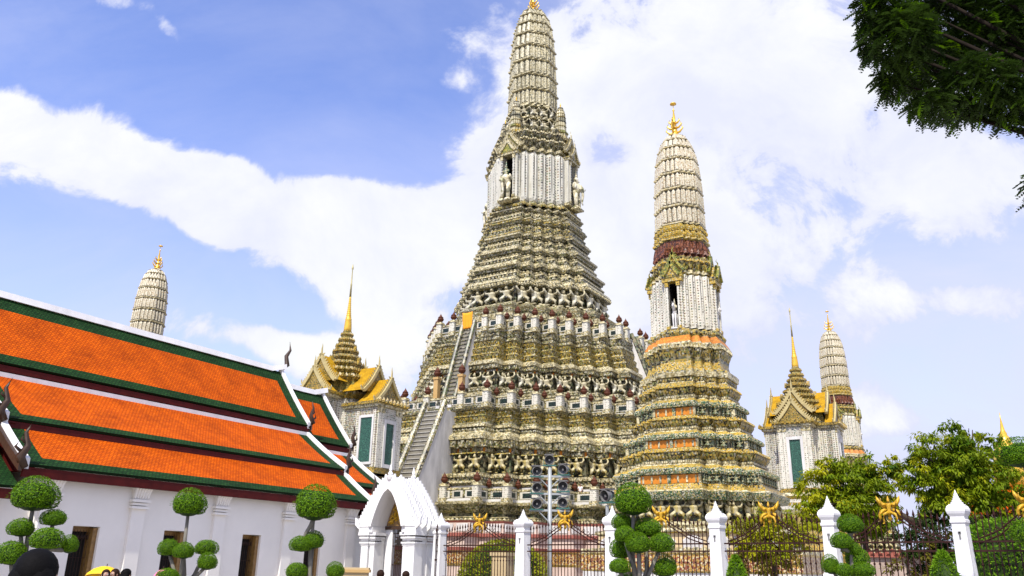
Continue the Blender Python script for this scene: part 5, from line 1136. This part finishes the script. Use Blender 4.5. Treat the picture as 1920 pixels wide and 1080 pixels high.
    e = MB(); e.ell((0, -.088*k, 1.535*k), (.022*k, .008*k, .007*k), 0, 8, 4); e.build('mouth', 'lips', r, True)
    return r
def put(x, y, Y):      # ground point under a photo pixel, with the height of what is seen there
    p = at(x, y, Y); return Vector((p.x, p.y, 0)), p.z
p, z = put(77, 1031, 4.0); person('person with long black hair seen from behind, close by at the lower left corner', p, math.pi+.15, z-.005, 'cloth_black', 'cloth_black', 'hair_black', .55)
p, z = put(200, 1068, 17); person('dark-haired woman at the yellow parasol, left of the two heads under it', p, .5, z, 'cloth_white', 'cloth_blue', 'hair_brown', .25)
p, z = put(216, 1067, 17.3); person('brown-haired woman at the yellow parasol, right of the two heads under it', p, -.3, z, 'cloth_pink', 'cloth_blue', 'hair_brown', .25, ((.3, .5), (.25, .95)))
p, z = put(239, 1067, 15); person('person with smooth black hair just right of the yellow parasol', p, math.pi-.4, z, 'cloth_black', 'cloth_black', 'hair_black', .3)
p, z = put(714, 1069, 19); person('visitor with brown hair in front of the arched gate opening', p, 3.4, z, 'cloth_white', 'cloth_blue', 'hair_brown', 0)
p, z = put(762, 1071, 19.5); person('visitor with brown hair in front of the right pillar of the arched gate', p, 2.8, z, 'cloth_pink', 'cloth_black', 'hair_brown', 0)
def inside(p, R_, fr, n):
    x, y = abs(p.x), abs(p.y); a = R_*fr; d = (R_-a)/n
    return any(x <= R_-i*d and y <= a+i*d for i in range(n+1))
for (x, y, lb, tp) in ((842, 906, 'dark-haired visitor in black leaning on the lowest terrace railing, near its stair', 'cloth_black'), (1088, 906, 'visitor in a pale top behind the lowest terrace railing, right of the floodlights', 'cloth_white')):
    Yv = 74.
    while Yv < 95 and not inside(RZ(TH) @ (at(x, y, Yv)-Vector((MX, MY, 0))), 20.42, FR, NN): Yv += .05
    q = at(x, y, Yv); person(lb, (q.x, q.y, 7.9), -.2, max(1.45, min(1.75, q.z-7.9)), tp, 'cloth_blue', 'hair_black', .15 if x < 900 else 0, ((.2, .6), (.2, .6)))
def parasol(x, y, Y, R_, mat, tilt, label):
    p = at(x, y, Y); r = thing('parasol', label, 'parasol', (p.x, p.y, p.z-.3), 0); r.rotation_euler = (tilt, 0, .1)
    b = MB(); n = 16; prof = [(R_, .08), (R_*.93, .14), (R_*.7, .22), (R_*.38, .28), (.012, .30)]; b.lathe(prof, n, 0, None, 1, 1, False); o = b.build('canopy', mat, r, False); md = o.modifiers.new('thickness', 'SOLIDIFY'); md.thickness = .004
    b = MB()
    for k in range(8): a = k*math.pi/4; b.tube([(R_*math.cos(a), R_*math.sin(a), .075), (R_*.4*math.cos(a), R_*.4*math.sin(a), .262), (0, 0, .285)], .004, 4)
    b.build('ribs', 'steel', r); b = MB(); b.tube([(0, 0, -.55), (0, 0, .36)], .009, 6); b.tube([(0, 0, -.55), (0, 0, -.66)], .015, 6); b.build('shaft', 'dark_wood', r)
parasol(198, 1062, 17.6, .36, 'parasol_yellow', -.25, 'bright yellow parasol above the two dark heads at the lower left')
parasol(307, 1067, 20, .22, 'parasol_pink', .1, 'pink parasol barely showing behind the second cloud-pruned tree from the left')
# ------------------------------------------------------------------ floodlights, planter, far roof, low walls
def floodlight(b, x, y, z, s=1., turn=0.):
    M = T((x, y, z)) @ RZ(turn) @ Matrix.Rotation(rad(100), 4, 'X') @ Matrix.Scale(s, 4)
    b.lathe([(.10, -.20), (.17, -.12), (.215, .02), (.225, .14), (.205, .145), (.185, .05), (.14, -.05), (.02, -.08)], 16, 0, M, 1, 1, False); b.lathe([(.001, .0), (.19, .06), (.20, .05)], 14, 1, M, 1, 1, False)
    b.box(-.035, .035, -.05, .03, .02, .10, 0, M); b.lathe([(.15, -.18), (.14, -.28), (.05, -.3)], 10, 1, M)
    N_ = T((x, y, z)) @ RZ(turn) @ Matrix.Scale(s, 4)
    for q in (-1, 1): b.tube([(q*.25, 0, .02), (q*.25, 0, -.22), (0, 0, -.24)], .018, 5, 2, N_)
    b.box(-.3, .3, -.12, .12, -.28, -.24, 2, N_)
    b.box(-.2, .2, -.16, .25, .2, .235, 0, N_)
YM = 30.; pb_ = at(1031, 1075, YM); mast = thing('floodlight_mast', 'grey steel mast carrying seven round floodlights in front of the tallest tower', 'floodlight mast', (pb_.x, pb_.y, 0))
def rel(x, y): q = at(x, y, YM); return Vector((q.x-pb_.x, 0, q.z))
b = MB(); tp_ = rel(1031, 872); b.tube([(0, 0, 0), (0, 0, 2), (0, 0, tp_.z)], [.10, .085, .07], 10); b.build('pole', 'steel', mast, True)
b = MB()
for y in (894, 927, 958):
    z = rel(1031, y).z; b.box(-.72, .72, -.04, .04, z-.02, z+.05)
    for s in (-1, 1): b.tube([(s*.42, 0, z), (0, 0, z-.42)], .022, 5)
b.build('crossarms', 'steel', mast)
for (x, y, tn) in ((1030, 862, .0), (1006, 883, .2), (1057, 880, -.5), (1006, 914, .2), (1056, 911, -.2), (1006, 944, .2), (1056, 942, -.3)):
    q = rel(x, y); b = MB(); floodlight(b, 0, 0, 0, .82, tn); o = b.build('floodlight', ['lamp_shell', 'lamp_dark', 'bracket_green'], mast, False); o.location = q
q = at(1138, 929, 29); r = thing('floodlight_mast', 'short steel mast with one large floodlight on a green bracket beside the bright topiary ball', 'floodlight mast', (q.x, q.y, 0))
b = MB(); floodlight(b, 0, 0, q.z, .95, -.9); b.build('floodlight', ['lamp_shell', 'lamp_dark', 'bracket_green'], r); b = MB(); b.tube([(0, 0, 0), (0, 0, q.z-.33)], .06, 8); b.build('pole', 'steel', r)
q = at(665, 1064, 18.5); b = MB(); b.box(-.30, .30, -.25, .25, 0, q.z-.10); b.box(-.34, .34, -.29, .29, q.z-.10, q.z-.04, 1); b.box(-.32, .32, -.27, .27, q.z-.04, q.z+.0, 0); o = b.build('planter', ['cream_wall', 'tan_plaster']); o.location = (q.x, q.y, 0); o.rotation_euler = (0, 0, .1)
tag(o, 'cream pedestal with an ochre band beside the left pillar of the arched gate', 'pedestal')
q = at(1884, 830, 75); r = thing('far_pavilion', 'distant pavilion whose golden spire shows above the trees at the right edge', 'pavilion', (q.x, q.y, 0), .3)
b = MB(); p = [(1.5, -3), (1.3, -1.2), (1.1, 0), (.95, .5), (.7, .9), (.55, 1.0), (.5, 1.4), (.3, 1.7), (.33, 1.8), (.2, 2.1), (.14, 2.5), (.06, 3.1), (.02, 3.8)]; b.lathe([(a, z+q.z-1.0) for a, z in p], 12); b.build('spire', 'gold', r, True)
b = MB(); b.box(-3, 3, -3, 3, 0, q.z-6.5, 0); b.add([(-3.6, -3.6, q.z-6.5), (3.6, -3.6, q.z-6.5), (3.6, 3.6, q.z-6.5), (-3.6, 3.6, q.z-6.5), (0, 0, q.z-3.0)], [(0, 1, 4), (1, 2, 4), (2, 3, 4), (3, 0, 4), (3, 2, 1, 0)], 1); b.build('roof', ['white_plaster', 'roof_orange'], r, False, lambda v: (v.x, v.z))
for (x, y, Y_, w, lb) in ((1660, 1038, 27, 1.1, 'low garden wall with a red tile coping under the leaning trunk'),):
    q = at(x, y, Y_); r = thing('garden_wall', lb, 'wall', (q.x, q.y, 0), -TH+.55); r['kind'] = 'thing'; b = MB(); b.box(-w, w, -.2, .2, 0, q.z-.12); b.build('wall', 'pink_plaster', r); b = MB(); b.box(-w-.08, w+.08, -.3, .3, q.z-.12, q.z+.02, 0, None, 0, .08)
    for i in range(int(w*8)): b.tube([(-w+.06+i*.25, -.3, q.z-.06), (-w+.06+i*.25, -.02, q.z+.10)], .07, 6)
    b.build('coping', 'coping_red', r)
